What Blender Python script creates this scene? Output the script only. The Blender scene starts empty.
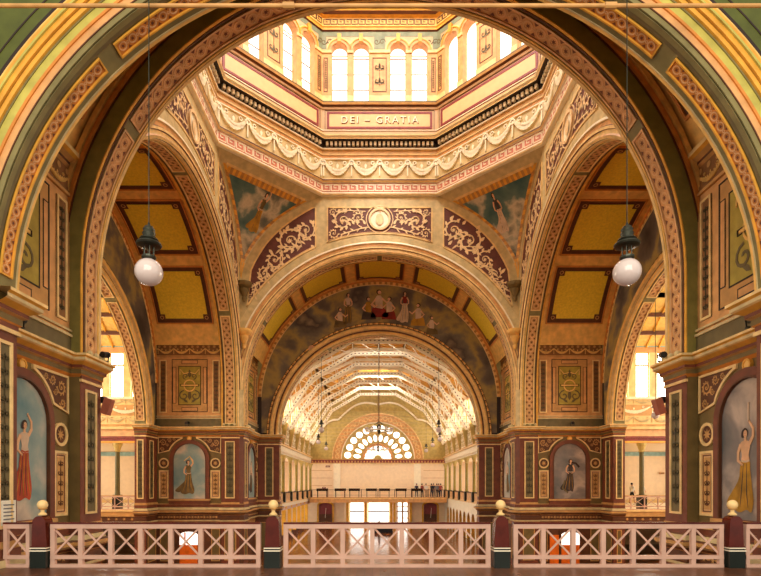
import bpy, math, random
from mathutils import Vector
R = random.Random(7)
pi = math.pi; sin = math.sin; cos = math.cos
C = bpy.context.scene.collection
SC = bpy.context.scene
SC.view_settings.view_transform = 'Standard'
SC.view_settings.look = 'None'
SC.view_settings.gamma = 1.0
SC.view_settings.use_curve_mapping = False
SC.view_settings.exposure = 0.0

# ------------------------------------------------------------ materials
def lin(c):
    return tuple(((x / 255) / 12.92 if x / 255 <= .04045 else ((x / 255 + .055) / 1.055) ** 2.4) for x in c) + (1,)
def mat(name, c, rough=.55, var=.18, scale=3.0, metal=0.0, bump=0.0, spec=.4):
    m = bpy.data.materials.new(name); m.use_nodes = True
    nt = m.node_tree; b = nt.nodes['Principled BSDF']
    b.inputs['Roughness'].default_value = rough; b.inputs['Metallic'].default_value = metal
    b.inputs['Specular IOR Level'].default_value = spec
    tc = nt.nodes.new('ShaderNodeTexCoord'); n = nt.nodes.new('ShaderNodeTexNoise')
    n.inputs['Scale'].default_value = scale; n.inputs['Detail'].default_value = 4
    nt.links.new(tc.outputs['Object'], n.inputs['Vector'])
    cr = nt.nodes.new('ShaderNodeValToRGB'); L = lin(c)
    cr.color_ramp.elements[0].position = .3; cr.color_ramp.elements[1].position = .7
    cr.color_ramp.elements[0].color = tuple(x * (1 - var) for x in L[:3]) + (1,)
    cr.color_ramp.elements[1].color = tuple(min(1, x * (1 + var)) for x in L[:3]) + (1,)
    nt.links.new(n.outputs['Fac'], cr.inputs['Fac']); nt.links.new(cr.outputs['Color'], b.inputs['Base Color'])
    if bump:
        bp = nt.nodes.new('ShaderNodeBump'); bp.inputs['Strength'].default_value = bump; bp.inputs['Distance'].default_value = .02
        nt.links.new(n.outputs['Fac'], bp.inputs['Height']); nt.links.new(bp.outputs['Normal'], b.inputs['Normal'])
    return m
def ramp_mat(name, stops, scale=.6, rough=.7, distort=.6, detail=6, stretch=(1, 1, 1)):
    m = bpy.data.materials.new(name); m.use_nodes = True
    nt = m.node_tree; b = nt.nodes['Principled BSDF']; b.inputs['Roughness'].default_value = rough
    b.inputs['Specular IOR Level'].default_value = .2
    tc = nt.nodes.new('ShaderNodeTexCoord'); mp = nt.nodes.new('ShaderNodeMapping'); mp.inputs['Scale'].default_value = stretch
    n = nt.nodes.new('ShaderNodeTexNoise'); n.inputs['Scale'].default_value = scale
    n.inputs['Detail'].default_value = detail; n.inputs['Distortion'].default_value = distort
    nt.links.new(tc.outputs['Object'], mp.inputs['Vector']); nt.links.new(mp.outputs['Vector'], n.inputs['Vector'])
    cr = nt.nodes.new('ShaderNodeValToRGB'); e = cr.color_ramp.elements
    while len(e) < len(stops): e.new(.5)
    for el, (p, c) in zip(e, stops): el.position = p; el.color = lin(c)
    nt.links.new(n.outputs['Fac'], cr.inputs['Fac']); nt.links.new(cr.outputs['Color'], b.inputs['Base Color'])
    return m
def emis(name, c, s):
    m = bpy.data.materials.new(name); m.use_nodes = True
    b = m.node_tree.nodes['Principled BSDF']
    b.inputs['Base Color'].default_value = lin(c); b.inputs['Emission Color'].default_value = lin(c)
    b.inputs['Emission Strength'].default_value = s; b.inputs['Roughness'].default_value = .2
    return m
def floor_mat(name, a, b_, rough=.2):
    m = bpy.data.materials.new(name); m.use_nodes = True
    nt = m.node_tree; b = nt.nodes['Principled BSDF']; b.inputs['Roughness'].default_value = rough
    tc = nt.nodes.new('ShaderNodeTexCoord'); br = nt.nodes.new('ShaderNodeTexBrick')
    mp = nt.nodes.new('ShaderNodeMapping'); mp.inputs['Rotation'].default_value = (0, 0, pi / 2)
    br.inputs['Color1'].default_value = lin(a); br.inputs['Color2'].default_value = lin(b_)
    br.inputs['Mortar'].default_value = lin((50, 25, 14)); br.inputs['Scale'].default_value = 1
    br.inputs['Brick Width'].default_value = 2.4; br.inputs['Row Height'].default_value = .14
    br.inputs['Mortar Size'].default_value = .006
    n = nt.nodes.new('ShaderNodeTexNoise'); n.inputs['Scale'].default_value = .9; n.inputs['Detail'].default_value = 5
    mx = nt.nodes.new('ShaderNodeMixRGB'); mx.blend_type = 'MULTIPLY'; mx.inputs['Fac'].default_value = .5
    nt.links.new(tc.outputs['Object'], mp.inputs['Vector']); nt.links.new(mp.outputs['Vector'], br.inputs['Vector'])
    nt.links.new(tc.outputs['Object'], n.inputs['Vector'])
    nt.links.new(br.outputs['Color'], mx.inputs['Color1']); nt.links.new(n.outputs['Fac'], mx.inputs['Color2'])
    nt.links.new(mx.outputs['Color'], b.inputs['Base Color'])
    rr = nt.nodes.new('ShaderNodeMapRange'); rr.inputs['To Min'].default_value = rough * .6; rr.inputs['To Max'].default_value = rough * 1.7
    nt.links.new(n.outputs['Fac'], rr.inputs['Value']); nt.links.new(rr.outputs['Result'], b.inputs['Roughness'])
    return m

K = dict(
 cream=mat('cream_paint', (234, 198, 134), .45),
 ivory=mat('ivory_paint', (246, 234, 205), .45, .06),
 stone=mat('stone_paint', (205, 182, 132), .5),
 olive=mat('olive_paint', (128, 116, 70), .55),
 dolive=mat('dark_olive_paint', (116, 94, 50), .55),
 dgreen=mat('deep_green_paint', (128, 116, 56), .5),
 gwall=mat('moss_green_wall_paint', (82, 88, 28), .55),
 lime=mat('lime_yellow_paint', (188, 176, 84), .45),
 ochre=mat('ochre_gold_paint', (226, 164, 62), .4),
 orange=mat('burnt_orange_paint', (208, 132, 54), .5),
 salmon=mat('salmon_paint', (214, 158, 98), .5),
 dimline=mat('faded_olive_line', (82, 70, 42), .6), midbrown=mat('mid_brown_paint', (138, 92, 50), .55),
 fanwin=emis('fan_window_glass', (255, 252, 244), 1.9), doorwin=emis('daylit_door_glass', (255, 250, 240), 2.6),
 keyred=mat('rose_key_band', (204, 122, 96), .5), scroll=mat('pale_gilt_scroll', (240, 206, 156), .4, .15, 5),
 pink=mat('dusty_pink_paint', (222, 174, 122), .5),
 red=mat('brick_red_paint', (114, 58, 36), .5),
 bronze=mat('bronze_border_paint', (186, 130, 66), .45),
 wine=mat('wine_purple_paint', (104, 56, 48), .55),
 brown=mat('umber_brown_paint', (96, 54, 28), .55),
 dark=mat('dark_line_paint', (46, 30, 20), .6),
 black=mat('black_metal', (24, 22, 20), .4),
 coffer=mat('mustard_coffer_paint', (236, 204, 56), .5, .12, 9),
 rib=mat('amber_rib_paint', (236, 186, 100), .45),
 gold=mat('gilded_relief', (238, 194, 112), .35, .12, 5, .25),
 tan=mat('tan_pattern_paint', (198, 148, 86), .5),
 damask=mat('damask_green_paint', (174, 154, 62), .5),
 greypat=mat('grey_green_pattern', (106, 92, 58), .55),
 khaki=mat('khaki_wall_paint', (190, 166, 96), .55),
 beige=mat('warm_beige_wall', (246, 220, 184), .6, .05),
 teal=mat('pale_blue_band', (150, 184, 178), .5),
 colgreen=mat('yellow_green_column', (150, 134, 48), .45),
 cololive=mat('dark_olive_column', (92, 84, 44), .45),
 yellow=mat('yellow_paint', (236, 178, 50), .5),
 timber=mat('pine_boards', (222, 178, 94), .5, .15, 6),
 mahog=mat('polished_mahogany', (86, 26, 14), .22, .3, 4),
 dgp=mat('bottle_green_gloss', (20, 28, 22), .3),
 pinkwhite=mat('blush_white_rail_paint', (204, 164, 144), .4, .1),
 drumlt=mat('drum_stone_paint', (208, 172, 132), .5, .08),
 drumpan=mat('drum_panel_cream', (232, 190, 136), .5, .05),
 maroon=mat('maroon_band', (140, 60, 60), .5),
 greyblue=mat('grey_green_drum_paint', (134, 140, 112), .5),
 skin=mat('painted_skin', (222, 172, 130), .7),
 hair=mat('painted_hair', (58, 34, 24), .7),
 prust=mat('painted_rust_robe', (176, 70, 38), .7, .35, 2),
 pgold=mat('painted_ochre_robe', (176, 128, 34), .7, .35, 2),
 pbrown=mat('painted_brown_robe', (110, 88, 50), .7, .35, 2),
 pdark=mat('painted_dark_robe', (66, 54, 50), .7, .35, 2),
 pwhite=mat('painted_white_cloth', (206, 178, 150), .7, .2, 2),
 pred=mat('painted_crimson_robe', (140, 40, 30), .7, .3, 2),
 opal=None, glass=emis('daylit_window_glass', (255, 250, 240), 1.4), navewin=emis('bright_nave_window_glass', (255, 250, 240), 9),
 iron=mat('bronze_lamp_metal', (64, 66, 56), .35, .2, 8, .7),
 speaker=mat('speaker_terracotta_case', (168, 92, 68), .5),
 bench=mat('black_tabletop', (8, 8, 8), .9, .1, 3, 0, 0, 0),
 paper=mat('white_notice_paper', (232, 224, 206), .7),
 orangedoor=mat('orange_door_paint', (236, 110, 16), .4),
 shirt=mat('white_shirt_cloth', (232, 228, 222), .8), shorts=mat('dark_cloth', (34, 34, 40), .8),
 navy=mat('navy_cloth', (36, 42, 66), .8), flesh=mat('skin_tone', (206, 150, 118), .6),
 grey=mat('grey_cloth', (110, 108, 110), .8), redcloth=mat('faded_red_cloth', (150, 70, 60), .8), hairm=mat('dark_hair', (36, 24, 18), .7),
)
m = bpy.data.materials.new('opal_globe_glass'); m.use_nodes = True
b = m.node_tree.nodes['Principled BSDF']; b.inputs['Base Color'].default_value = lin((206, 190, 184))
b.inputs['Roughness'].default_value = .08; b.inputs['Emission Color'].default_value = lin((255, 225, 205)); b.inputs['Emission Strength'].default_value = .06
b.inputs['Coat Weight'].default_value = .6
K['opal'] = m
SKY = [ramp_mat('painted_sky_blue_clouds', [(.3, (96, 134, 140)), (.48, (150, 164, 156)), (.6, (206, 190, 170)), (.75, (150, 134, 130))], .6, distort=.25),
       ramp_mat('painted_sky_storm', [(.3, (84, 90, 92)), (.5, (138, 128, 122)), (.62, (196, 176, 160)), (.78, (108, 100, 98))], .6, distort=.25),
       ramp_mat('painted_sky_teal', [(.34, (60, 92, 92)), (.48, (98, 120, 112)), (.56, (206, 190, 160)), (.64, (120, 118, 104)), (.72, (84, 92, 88))], .5, distort=.15, detail=5),
       ramp_mat('painted_mural_clouds', [(.3, (70, 60, 52)), (.43, (112, 98, 84)), (.5, (172, 146, 84)), (.56, (120, 108, 92)), (.63, (84, 74, 70)), (.74, (186, 160, 122))], .3, distort=.2, detail=5)]
FLR = floor_mat('polished_hall_boards', (168, 100, 56), (130, 70, 36), .16)
FLG = floor_mat('worn_gallery_boards', (120, 68, 38), (92, 50, 27), .28)

# ------------------------------------------------------------ mesh building
class MB:
    def __init__(s): s.v = []; s.f = []; s.mi = []; s.m = []
    def face(s, pts, mt):
        if mt not in s.m: s.m.append(mt)
        n = len(s.v); s.v += [tuple(p) for p in pts]; s.f.append(tuple(range(n, n + len(pts)))); s.mi.append(s.m.index(mt))
    def grid(s, fn, ns, nt, mt):
        if mt not in s.m: s.m.append(mt)
        k = s.m.index(mt); n = len(s.v)
        for i in range(ns + 1):
            for j in range(nt + 1): s.v.append(tuple(fn(i / ns, j / nt)))
        w = nt + 1
        for i in range(ns):
            for j in range(nt):
                s.f.append((n + i * w + j, n + (i + 1) * w + j, n + (i + 1) * w + j + 1, n + i * w + j + 1)); s.mi.append(k)
    def build(s, name, parent=None, smooth=False, loc=None, local=False, **props):
        me = bpy.data.meshes.new(name)
        vv = s.v
        if loc is not None: vv = [(a - loc[0], b - loc[1], c - loc[2]) for a, b, c in vv]
        me.from_pydata(vv, [], s.f); me.update()
        for mt in s.m: me.materials.append(K[mt] if isinstance(mt, str) else mt)
        me.polygons.foreach_set('material_index', s.mi)
        if smooth: me.polygons.foreach_set('use_smooth', [True] * len(s.f))
        o = bpy.data.objects.new(name, me); C.objects.link(o)
        if loc is not None: o.location = loc
        if parent is not None:
            o.parent = parent
            if loc is not None: o.location = Vector(loc) - parent.location
            elif parent.location.length > 0 and not local: o.location = -parent.location
        for k, v in props.items(): o[k] = v
        return o
def empty(name, loc=(0, 0, 0), **props):
    o = bpy.data.objects.new(name, None); C.objects.link(o); o.location = loc
    for k, v in props.items(): o[k] = v
    return o
def thing(name, label, cat, loc=(0, 0, 0), group=None):
    o = empty(name, loc, label=label, category=cat)
    if group: o['group'] = group
    return o
def tag(o, label, cat, group=None):
    o['label'] = label; o['category'] = cat
    if group: o['group'] = group
    return o

# shapes drawn on a mapped surface S(s, t, h)
def slab(m, S, s0, s1, t0, t1, h0, h1, mt, ns=1, side=None):
    side = side or mt
    m.grid(lambda a, b: S(s0 + (s1 - s0) * a, t0 + (t1 - t0) * b, h1), ns, 1, mt)
    if h1 != h0:
        for t in (t0, t1): m.grid(lambda a, b, t=t: S(s0 + (s1 - s0) * a, t, h0 + (h1 - h0) * b), ns, 1, side)
        for s in (s0, s1): m.grid(lambda a, b, s=s: S(s, t0 + (t1 - t0) * a, h0 + (h1 - h0) * b), 1, 1, side)
def frame(m, S, s0, s1, t0, t1, w, h0, h1, mt, ns=1):
    slab(m, S, s0, s1, t0, t0 + w, h0, h1, mt, ns); slab(m, S, s0, s1, t1 - w, t1, h0, h1, mt, ns)
    slab(m, S, s0, s0 + w, t0 + w, t1 - w, h0, h1, mt); slab(m, S, s1 - w, s1, t0 + w, t1 - w, h0, h1, mt)
def panel(m, S, s0, s1, t0, t1, w, fr, bg, h=.04, ns=1, inner=None):
    slab(m, S, s0, s1, t0, t1, 0, h * .4, bg, ns)
    frame(m, S, s0, s1, t0, t1, w, 0, h, fr, ns)
    if inner: frame(m, S, s0 + w * 1.6, s1 - w * 1.6, t0 + w * 1.6, t1 - w * 1.6, w * .35, 0, h * .6, inner, ns)
def poly(m, S, pts, h, mt): m.face([S(a, b, h) for a, b in pts], mt)
def ribbon(m, S, pts, w, h0, h1, mt, closed=False):
    n = len(pts)
    if not isinstance(w, (list, tuple)): w = [w] * n
    L = []; Q = []
    for i in range(n):
        a = pts[(i - 1) % n] if (closed or i > 0) else pts[i]; b = pts[(i + 1) % n] if (closed or i < n - 1) else pts[i]
        dx, dy = b[0] - a[0], b[1] - a[1]; l = math.hypot(dx, dy) or 1; nx, ny = -dy / l, dx / l
        L.append((pts[i][0] + nx * w[i] / 2, pts[i][1] + ny * w[i] / 2)); Q.append((pts[i][0] - nx * w[i] / 2, pts[i][1] - ny * w[i] / 2))
    for i in range(n if closed else n - 1):
        j = (i + 1) % n
        m.face([S(*L[i], h1), S(*L[j], h1), S(*Q[j], h1), S(*Q[i], h1)], mt)
        if h1 - h0 > .012:
            m.face([S(*L[i], h0), S(*L[j], h0), S(*L[j], h1), S(*L[i], h1)], mt)
            m.face([S(*Q[i], h0), S(*Q[j], h0), S(*Q[j], h1), S(*Q[i], h1)], mt)
def circ(cx, cy, r, n=14, ry=None, a0=0): return [(cx + r * cos(a0 + 2 * pi * k / n), cy + (ry or r) * sin(a0 + 2 * pi * k / n)) for k in range(n)]
def disc(m, S, cx, cy, r, h, mt, n=14, ry=None): poly(m, S, circ(cx, cy, r, n, ry), h, mt)
def annulus(m, S, cx, cy, r, w, h0, h1, mt, n=16): ribbon(m, S, circ(cx, cy, r, n), w, h0, h1, mt, True)
def star(m, S, cx, cy, r, h, mt, k=6):
    poly(m, S, [(cx + (r if i % 2 == 0 else r * .42) * cos(pi * i / k), cy + (r if i % 2 == 0 else r * .42) * sin(pi * i / k)) for i in range(2 * k)], h, mt)
def leaf(m, S, x, y, a, l, w, h, mt):
    c, s = cos(a), sin(a)
    poly(m, S, [(x + c * u * l - s * v * w, y + s * u * l + c * v * w) for u, v in ((0, 0), (.3, .5), (.7, .35), (1, 0), (.7, -.35), (.3, -.5))], h, mt)
def spiral(cx, cy, r, turns, a0, d=1, n=22):
    return [(cx + r * (1 - .86 * k / n) * cos(a0 + d * 2 * pi * turns * k / n), cy + r * (1 - .86 * k / n) * sin(a0 + d * 2 * pi * turns * k / n)) for k in range(n + 1)]
def curl(m, S, cx, cy, r, a0, d, h, mt, w=None, turns=1.55):
    p = spiral(cx, cy, r, turns, a0, d, 30); w = w or r * .13; n = len(p)
    ribbon(m, S, p, [w * (1.1 - .6 * i / n) for i in range(n)], 0, h, mt)
    for k in range(1, 19, 2):
        a = a0 + d * 2 * pi * turns * k / 30
        leaf(m, S, p[k][0], p[k][1], a - d * .8, r * .5, r * .28, h * .9, mt)
        if k % 4 == 1: leaf(m, S, p[k][0], p[k][1], a + pi - d * .6, r * .26, r * .13, h * .9, mt)
    star(m, S, cx, cy, r * .26, h, mt, 7)
def stem(m, S, pts, w, h, mt, l=.42):
    ribbon(m, S, pts, w, 0, h, mt); q = 0
    for i in range(len(pts) - 1):
        (a, b), (c, d) = pts[i], pts[i + 1]; n = max(1, int(math.hypot(c - a, d - b) / .22)); an = math.atan2(d - b, c - a)
        for k in range(n):
            q += 1; t = (k + .5) / n; leaf(m, S, a + (c - a) * t, b + (d - b) * t, an + (.75 if q % 2 else -.75), l * (.7 + .3 * (q % 3)), l * .34, h * .9, mt)
def sm(pts, k=4):
    "closed Catmull-Rom smoothing of an outline"
    out = []; n = len(pts)
    for i in range(n):
        a, b, c, d = pts[i - 1], pts[i], pts[(i + 1) % n], pts[(i + 2) % n]
        for j in range(k):
            t = j / k
            out.append(tuple(.5 * (2 * b[q] + (c[q] - a[q]) * t + (2 * a[q] - 5 * b[q] + 4 * c[q] - d[q]) * t * t + (3 * b[q] - a[q] - 3 * c[q] + d[q]) * t**3) for q in (0, 1)))
    return out
def scrollv(m, S, s0, s1, t0, t1, h, mt):
    "upright arabesque in a tall panel"
    W = s1 - s0; c = (s0 + s1) / 2; n = max(2, int(round((t1 - t0) / (W * .95)))); st = (t1 - t0) / n
    ribbon(m, S, [(c, t0 + st * .2), (c, t1 - st * .2)], W * .05, 0, h, mt)
    for k in range(n):
        y = t0 + st * (k + .5); r = min(W * .23, st * .26)
        for sg in (-1, 1):
            ribbon(m, S, spiral(c + sg * W * .24, y + r * .4, r, .95, pi / 2 + sg * pi / 2, sg, 9), r * .3, 0, h, mt)
            leaf(m, S, c + sg * W * .05, y - r * .9, pi / 2 + sg * -1.0, r * 1.7, r * .7, h, mt); disc(m, S, c + sg * W * .36, y - r * .7, r * .2, h, mt, 6)
        leaf(m, S, c, y - r * .4, pi / 2, r * 2.2, r * .9, h, mt)
def scrollh(m, S, s0, s1, t0, t1, h, mt):
    T = lambda a, b, hh: S(b, a, hh)
    scrollv(m, T, t0, t1, s0, s1, h, mt)
def guilloche(m, S, s0, s1, t0, t1, h=.05, bg='tan', line='pink', fl='brown', fr='ochre', detail=True):
    W = t1 - t0; Ln = s1 - s0; ns = max(2, int(Ln / .35))
    slab(m, S, s0, s1, t0, t1, 0, .012, bg, ns)
    frame(m, S, s0, s1, t0, t1, W * .1, 0, h, fr, ns)
    w = W * .8; n = max(1, int(round((Ln - W * .2) / (w * .92)))); st = (Ln - W * .2) / n; c = (t0 + t1) / 2
    for k in range(n):
        x = s0 + W * .1 + st * (k + .5)
        annulus(m, S, x, c, w * .3, w * .09, 0, .024, line, 12)
        if detail: star(m, S, x, c, w * .19, .02, fl, 6)
        if k < n - 1:
            xm = x + st / 2
            if detail: annulus(m, S, xm, c, w * .09, w * .05, 0, .022, line, 8)
            for sg in (-1, 1):
                poly(m, S, [(xm - w * .17, c + sg * w * .43), (xm + w * .17, c + sg * w * .43), (xm, c + sg * w * .2)], .02, fl)
def festoon(m, S, s0, s1, t0, t1, h, mt, n, droop=None):
    st = (s1 - s0) / n; H = t1 - t0
    for k in range(n):
        a = s0 + st * k
        pts = []; ws = []
        for i in range(11):
            u = i / 10; pts.append((a + st * (.06 + .88 * u), t1 - H * .15 - H * .55 * 4 * u * (1 - u))); ws.append(H * (.1 + .3 * 4 * u * (1 - u) * .8))
        ribbon(m, S, pts, ws, 0, h, mt)
        for i in range(1, 10):
            disc(m, S, pts[i][0], pts[i][1] - ws[i] * .3, ws[i] * .3, h + .03, mt, 6); disc(m, S, pts[i][0] + st * .03, pts[i][1] + ws[i] * .3, ws[i] * .26, h + .04, mt, 6)
        leaf(m, S, a + st * .5, t1 - H * .2, -pi / 2, H * .3, H * .16, h, mt); annulus(m, S, a + st * .25, t1 - H * .16, H * .09, H * .05, 0, h, mt, 7); annulus(m, S, a + st * .75, t1 - H * .16, H * .09, H * .05, 0, h, mt, 7)
        for x in (a,) + ((s1,) if k == n - 1 else ()):
            ribbon(m, S, [(x, t1 - H * .1), (x, t0 + H * .1)], H * .07, 0, h, mt)
            annulus(m, S, x, t1 - H * .14, H * .13, H * .08, 0, h * 1.2, mt, 8)
def greekkey(m, S, s0, s1, t0, t1, h, mt):
    H = t1 - t0; n = max(1, int(round((s1 - s0) / (H * 1.25)))); st = (s1 - s0) / n; w = H * .13
    for k in range(n):
        a = s0 + st * k
        P = [(0, 0), (.86, 0), (.86, .78), (.3, .78), (.3, .4), (.58, .4)]
        ribbon(m, S, [(a + st * x, t0 + H * (.1 + y)) for x, y in P], w, 0, h, mt)
        ribbon(m, S, [(a, t0 + H * .1), (a, t1)], w, 0, h, mt)
    ribbon(m, S, [(s0, t1), (s1, t1)], w * .7, 0, h, mt)

# ---------------------------------------------------------- tubes, lathes, boxes
def box(m, x0, x1, y0, y1, z0, z1, mt):
    p = [(x, y, z) for x in (x0, x1) for y in (y0, y1) for z in (z0, z1)]
    for q in ((0, 1, 3, 2), (4, 6, 7, 5), (0, 4, 5, 1), (2, 3, 7, 6), (0, 2, 6, 4), (1, 5, 7, 3)): m.face([p[i] for i in q], mt)
def bar(m, a, b, w, d, mt, up=(0, 0, 1)):
    a, b = Vector(a), Vector(b); t = (b - a).normalized(); u = Vector(up)
    if abs(t.dot(u)) > .95: u = Vector((0, 1, 0))
    s = t.cross(u).normalized(); u = s.cross(t)
    c = [(-.5, -.5), (.5, -.5), (.5, .5), (-.5, .5)]
    A = [a + s * w * i + u * d * j for i, j in c]; B = [b + s * w * i + u * d * j for i, j in c]
    m.face(A, mt); m.face(B, mt)
    for i in range(4): m.face([A[i], A[(i + 1) % 4], B[(i + 1) % 4], B[i]], mt)
def lathe(m, prof, c, mt, n=20, sq=False):
    cx, cy, cz = c
    if n == 4: off, k = pi / 4, math.sqrt(2)
    else: off, k = 0, 1
    def f(a, b, i=0):
        return None
    for i in range(len(prof) - 1):
        (r0, z0), (r1, z1) = prof[i], prof[i + 1]
        m.grid(lambda a, b: (cx + k * (r0 + (r1 - r0) * b) * cos(off + 2 * pi * a), cy + k * (r0 + (r1 - r0) * b) * sin(off + 2 * pi * a), cz + z0 + (z1 - z0) * b), n, 1, mt)
def tube(m, a, b, r, mt, n=8):
    a, b = Vector(a), Vector(b); t = (b - a).normalized(); u = Vector((0, 0, 1)) if abs(t.z) < .9 else Vector((1, 0, 0))
    s = t.cross(u).normalized(); u = s.cross(t)
    rg = [(s * cos(2 * pi * k / n) + u * sin(2 * pi * k / n)) * r for k in range(n)]
    for k in range(n):
        q = (k + 1) % n; m.face([a + rg[k], a + rg[q], b + rg[q], b + rg[k]], mt)
    m.face([a + r_ for r_ in rg], mt); m.face([b + r_ for r_ in rg], mt)
def sphere(m, c, r, mt, n=20, k=12, sz=1):
    m.grid(lambda a, b: (c[0] + r * sin(pi * b) * cos(2 * pi * a), c[1] + r * sin(pi * b) * sin(2 * pi * a), c[2] + r * sz * cos(pi * b)), n, k, mt)
# ------------------------------------------------------------ the crossing and its four arms
CY = 25.6          # centre of the crossing (the camera stands at y = 0)
A = 8.95; RB = 8.75; CZ = 11.4; RBAR = 9.1; RO = 7.44; OZ = 9.0; WV = 9.05; GF = 3.72
NRO = 7.440001; ZF = .90      # the arch nearest the camera is slightly depressed
class Arm:
    def __init__(s, name, eu, ev, L, sides, uend):
        s.T = .7 if name != 'near' else .75; s.ro = 7.44 if name != 'near' else NRO; s.rb = 9.1 if name != 'near' else 9.55; s.name = name; s.eu = eu; s.ev = ev; s.L = L; s.sides = sides; s.uend = uend
    def P(s, u, v, z): return Vector((s.eu[0] * u + s.ev[0] * v, CY + s.eu[1] * u + s.ev[1] * v, z))
ARMS = [Arm('far', (0, 1), (1, 0), 14.35, (1, -1), 0), Arm('left', (-1, 0), (0, 1), 14.35, (1,), 0),
        Arm('right', (1, 0), (0, 1), 14.35, (1,), 0), Arm('near', (0, -1), (1, 0), 14.8, (1, -1), 0)]
def path(R_, cz, s, off=0):
    "point on a stilted round arch: s = length along it from the springing, negative below"
    if s < 0: return R_ + off, cz + s
    if s > pi * R_: return -(R_ + off), cz - (s - pi * R_)
    th = s / R_; return (R_ + off) * cos(th), cz + (R_ + off) * sin(th) * (ZF if R_ == NRO else 1)
def soffit(arm, R_, cz, flip=1):
    def S(s, t, h):
        v, z = path(R_, cz, s, -h); return arm.P(t, v, z)
    return S
def archface(arm, R_, cz, u, sgn=-1):
    def S(s, t, h):
        v, z = path(R_, cz, s, t); return arm.P(u + sgn * h, v, z)
    return S
def wallmap(arm, v0, side): # side wall of an arm: s = u, t = z, h into the arm
    return lambda s, t, h: arm.P(s, side * (v0 - h), t)
def facemap(arm, u0, sgn=-1): # wall across an arm: s = v, t = z
    return lambda s, t, h: arm.P(u0 + sgn * h, s, t)
def archsweep(m, arm, R_, cz, prof, mts, s0, s1, ns):
    for i in range(len(prof) - 1):
        (o0, u0), (o1, u1) = prof[i], prof[i + 1]
        def fn(a, b):
            v, z = path(R_, cz, s0 + (s1 - s0) * a, o0 + (o1 - o0) * b); return arm.P(u0 + (u1 - u0) * b, v, z)
        m.grid(fn, ns, 1, mts[i % len(mts)])
def planoff(pts, d):
    out = []
    for i, p in enumerate(pts):
        ns = []
        for a, b in ((i - 1, i), (i, i + 1)):
            if a < 0 or b >= len(pts): continue
            dx, dy = pts[b][0] - pts[a][0], pts[b][1] - pts[a][1]; l = math.hypot(dx, dy); ns.append((dy / l, -dx / l))
        if len(ns) == 2:
            k = 1 + ns[0][0] * ns[1][0] + ns[0][1] * ns[1][1]; n = ((ns[0][0] + ns[1][0]) / k, (ns[0][1] + ns[1][1]) / k)
        else: n = ns[0]
        out.append((p[0] + n[0] * d, p[1] + n[1] * d))
    return out
def polysweep(m, arm, side, pts, prof, mts):
    "pts = (u, v) plan line for side +1, interior on its right; prof = (out, z)"
    for i in range(len(prof) - 1):
        (o0, z0), (o1, z1) = prof[i], prof[i + 1]; A0 = planoff(pts, o0); A1 = planoff(pts, o1)
        for k in range(len(pts) - 1):
            m.face([arm.P(A0[k][0], side * A0[k][1], z0), arm.P(A0[k + 1][0], side * A0[k + 1][1], z0),
                    arm.P(A1[k + 1][0], side * A1[k + 1][1], z1), arm.P(A1[k][0], side * A1[k][1], z1)], mts[i % len(mts)])
def radfill(m, Pf, R_, cz, outside, n, nr, mt, th0=0, th1=pi, rmax=18, off=0):
    outs = []
    for i in range(n + 1):
        th = th0 + (th1 - th0) * i / n; lo, hi = R_, rmax
        for _ in range(26):
            md = (lo + hi) / 2
            if outside(md * cos(th), cz + md * sin(th)): hi = md
            else: lo = md
        outs.append(lo - off)
    for i in range(n):
        for j in range(nr):
            q = []
            for (a, b) in ((i, j), (i + 1, j), (i + 1, j + 1), (i, j + 1)):
                th = th0 + (th1 - th0) * a / n; r = R_ + (outs[a] - R_) * b / nr; q.append(Pf(r * cos(th), cz + r * sin(th)))
            m.face(q, mt)
    return outs
PB = [(15.1, 8.95), (17, 8.94), (19, 8.8), (20.5, 8.1), (21.65, 7.2), (22.8, 5.75), (23.9, 3.71)]
def xb(z):
    if z <= PB[0][0]: return PB[0][1]
    if z >= PB[-1][0]: return PB[-1][1]
    for i in range(len(PB) - 1):
        if PB[i][0] <= z <= PB[i + 1][0]:
            z0, x0 = PB[i]; z1, x1 = PB[i + 1]
            m0 = 0 if i == 0 else (x1 - PB[i - 1][1]) / (z1 - PB[i - 1][0]) * (z1 - z0)
            m1 = ((PB[i + 2][1] - x0) / (PB[i + 2][0] - z0) if i + 2 < len(PB) else (x1 - x0) / (z1 - z0) * 1.15) * (z1 - z0)
            t = (z - z0) / (z1 - z0)
            return (2 * t**3 - 3 * t**2 + 1) * x0 + (t**3 - 2 * t**2 + t) * m0 + (-2 * t**3 + 3 * t**2) * x1 + (t**3 - t**2) * m1
def zb(v):
    lo, hi = 15.1, 23.9
    for _ in range(30):
        md = (lo + hi) / 2
        if xb(md) > v: lo = md
        else: hi = md
    return lo

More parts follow.
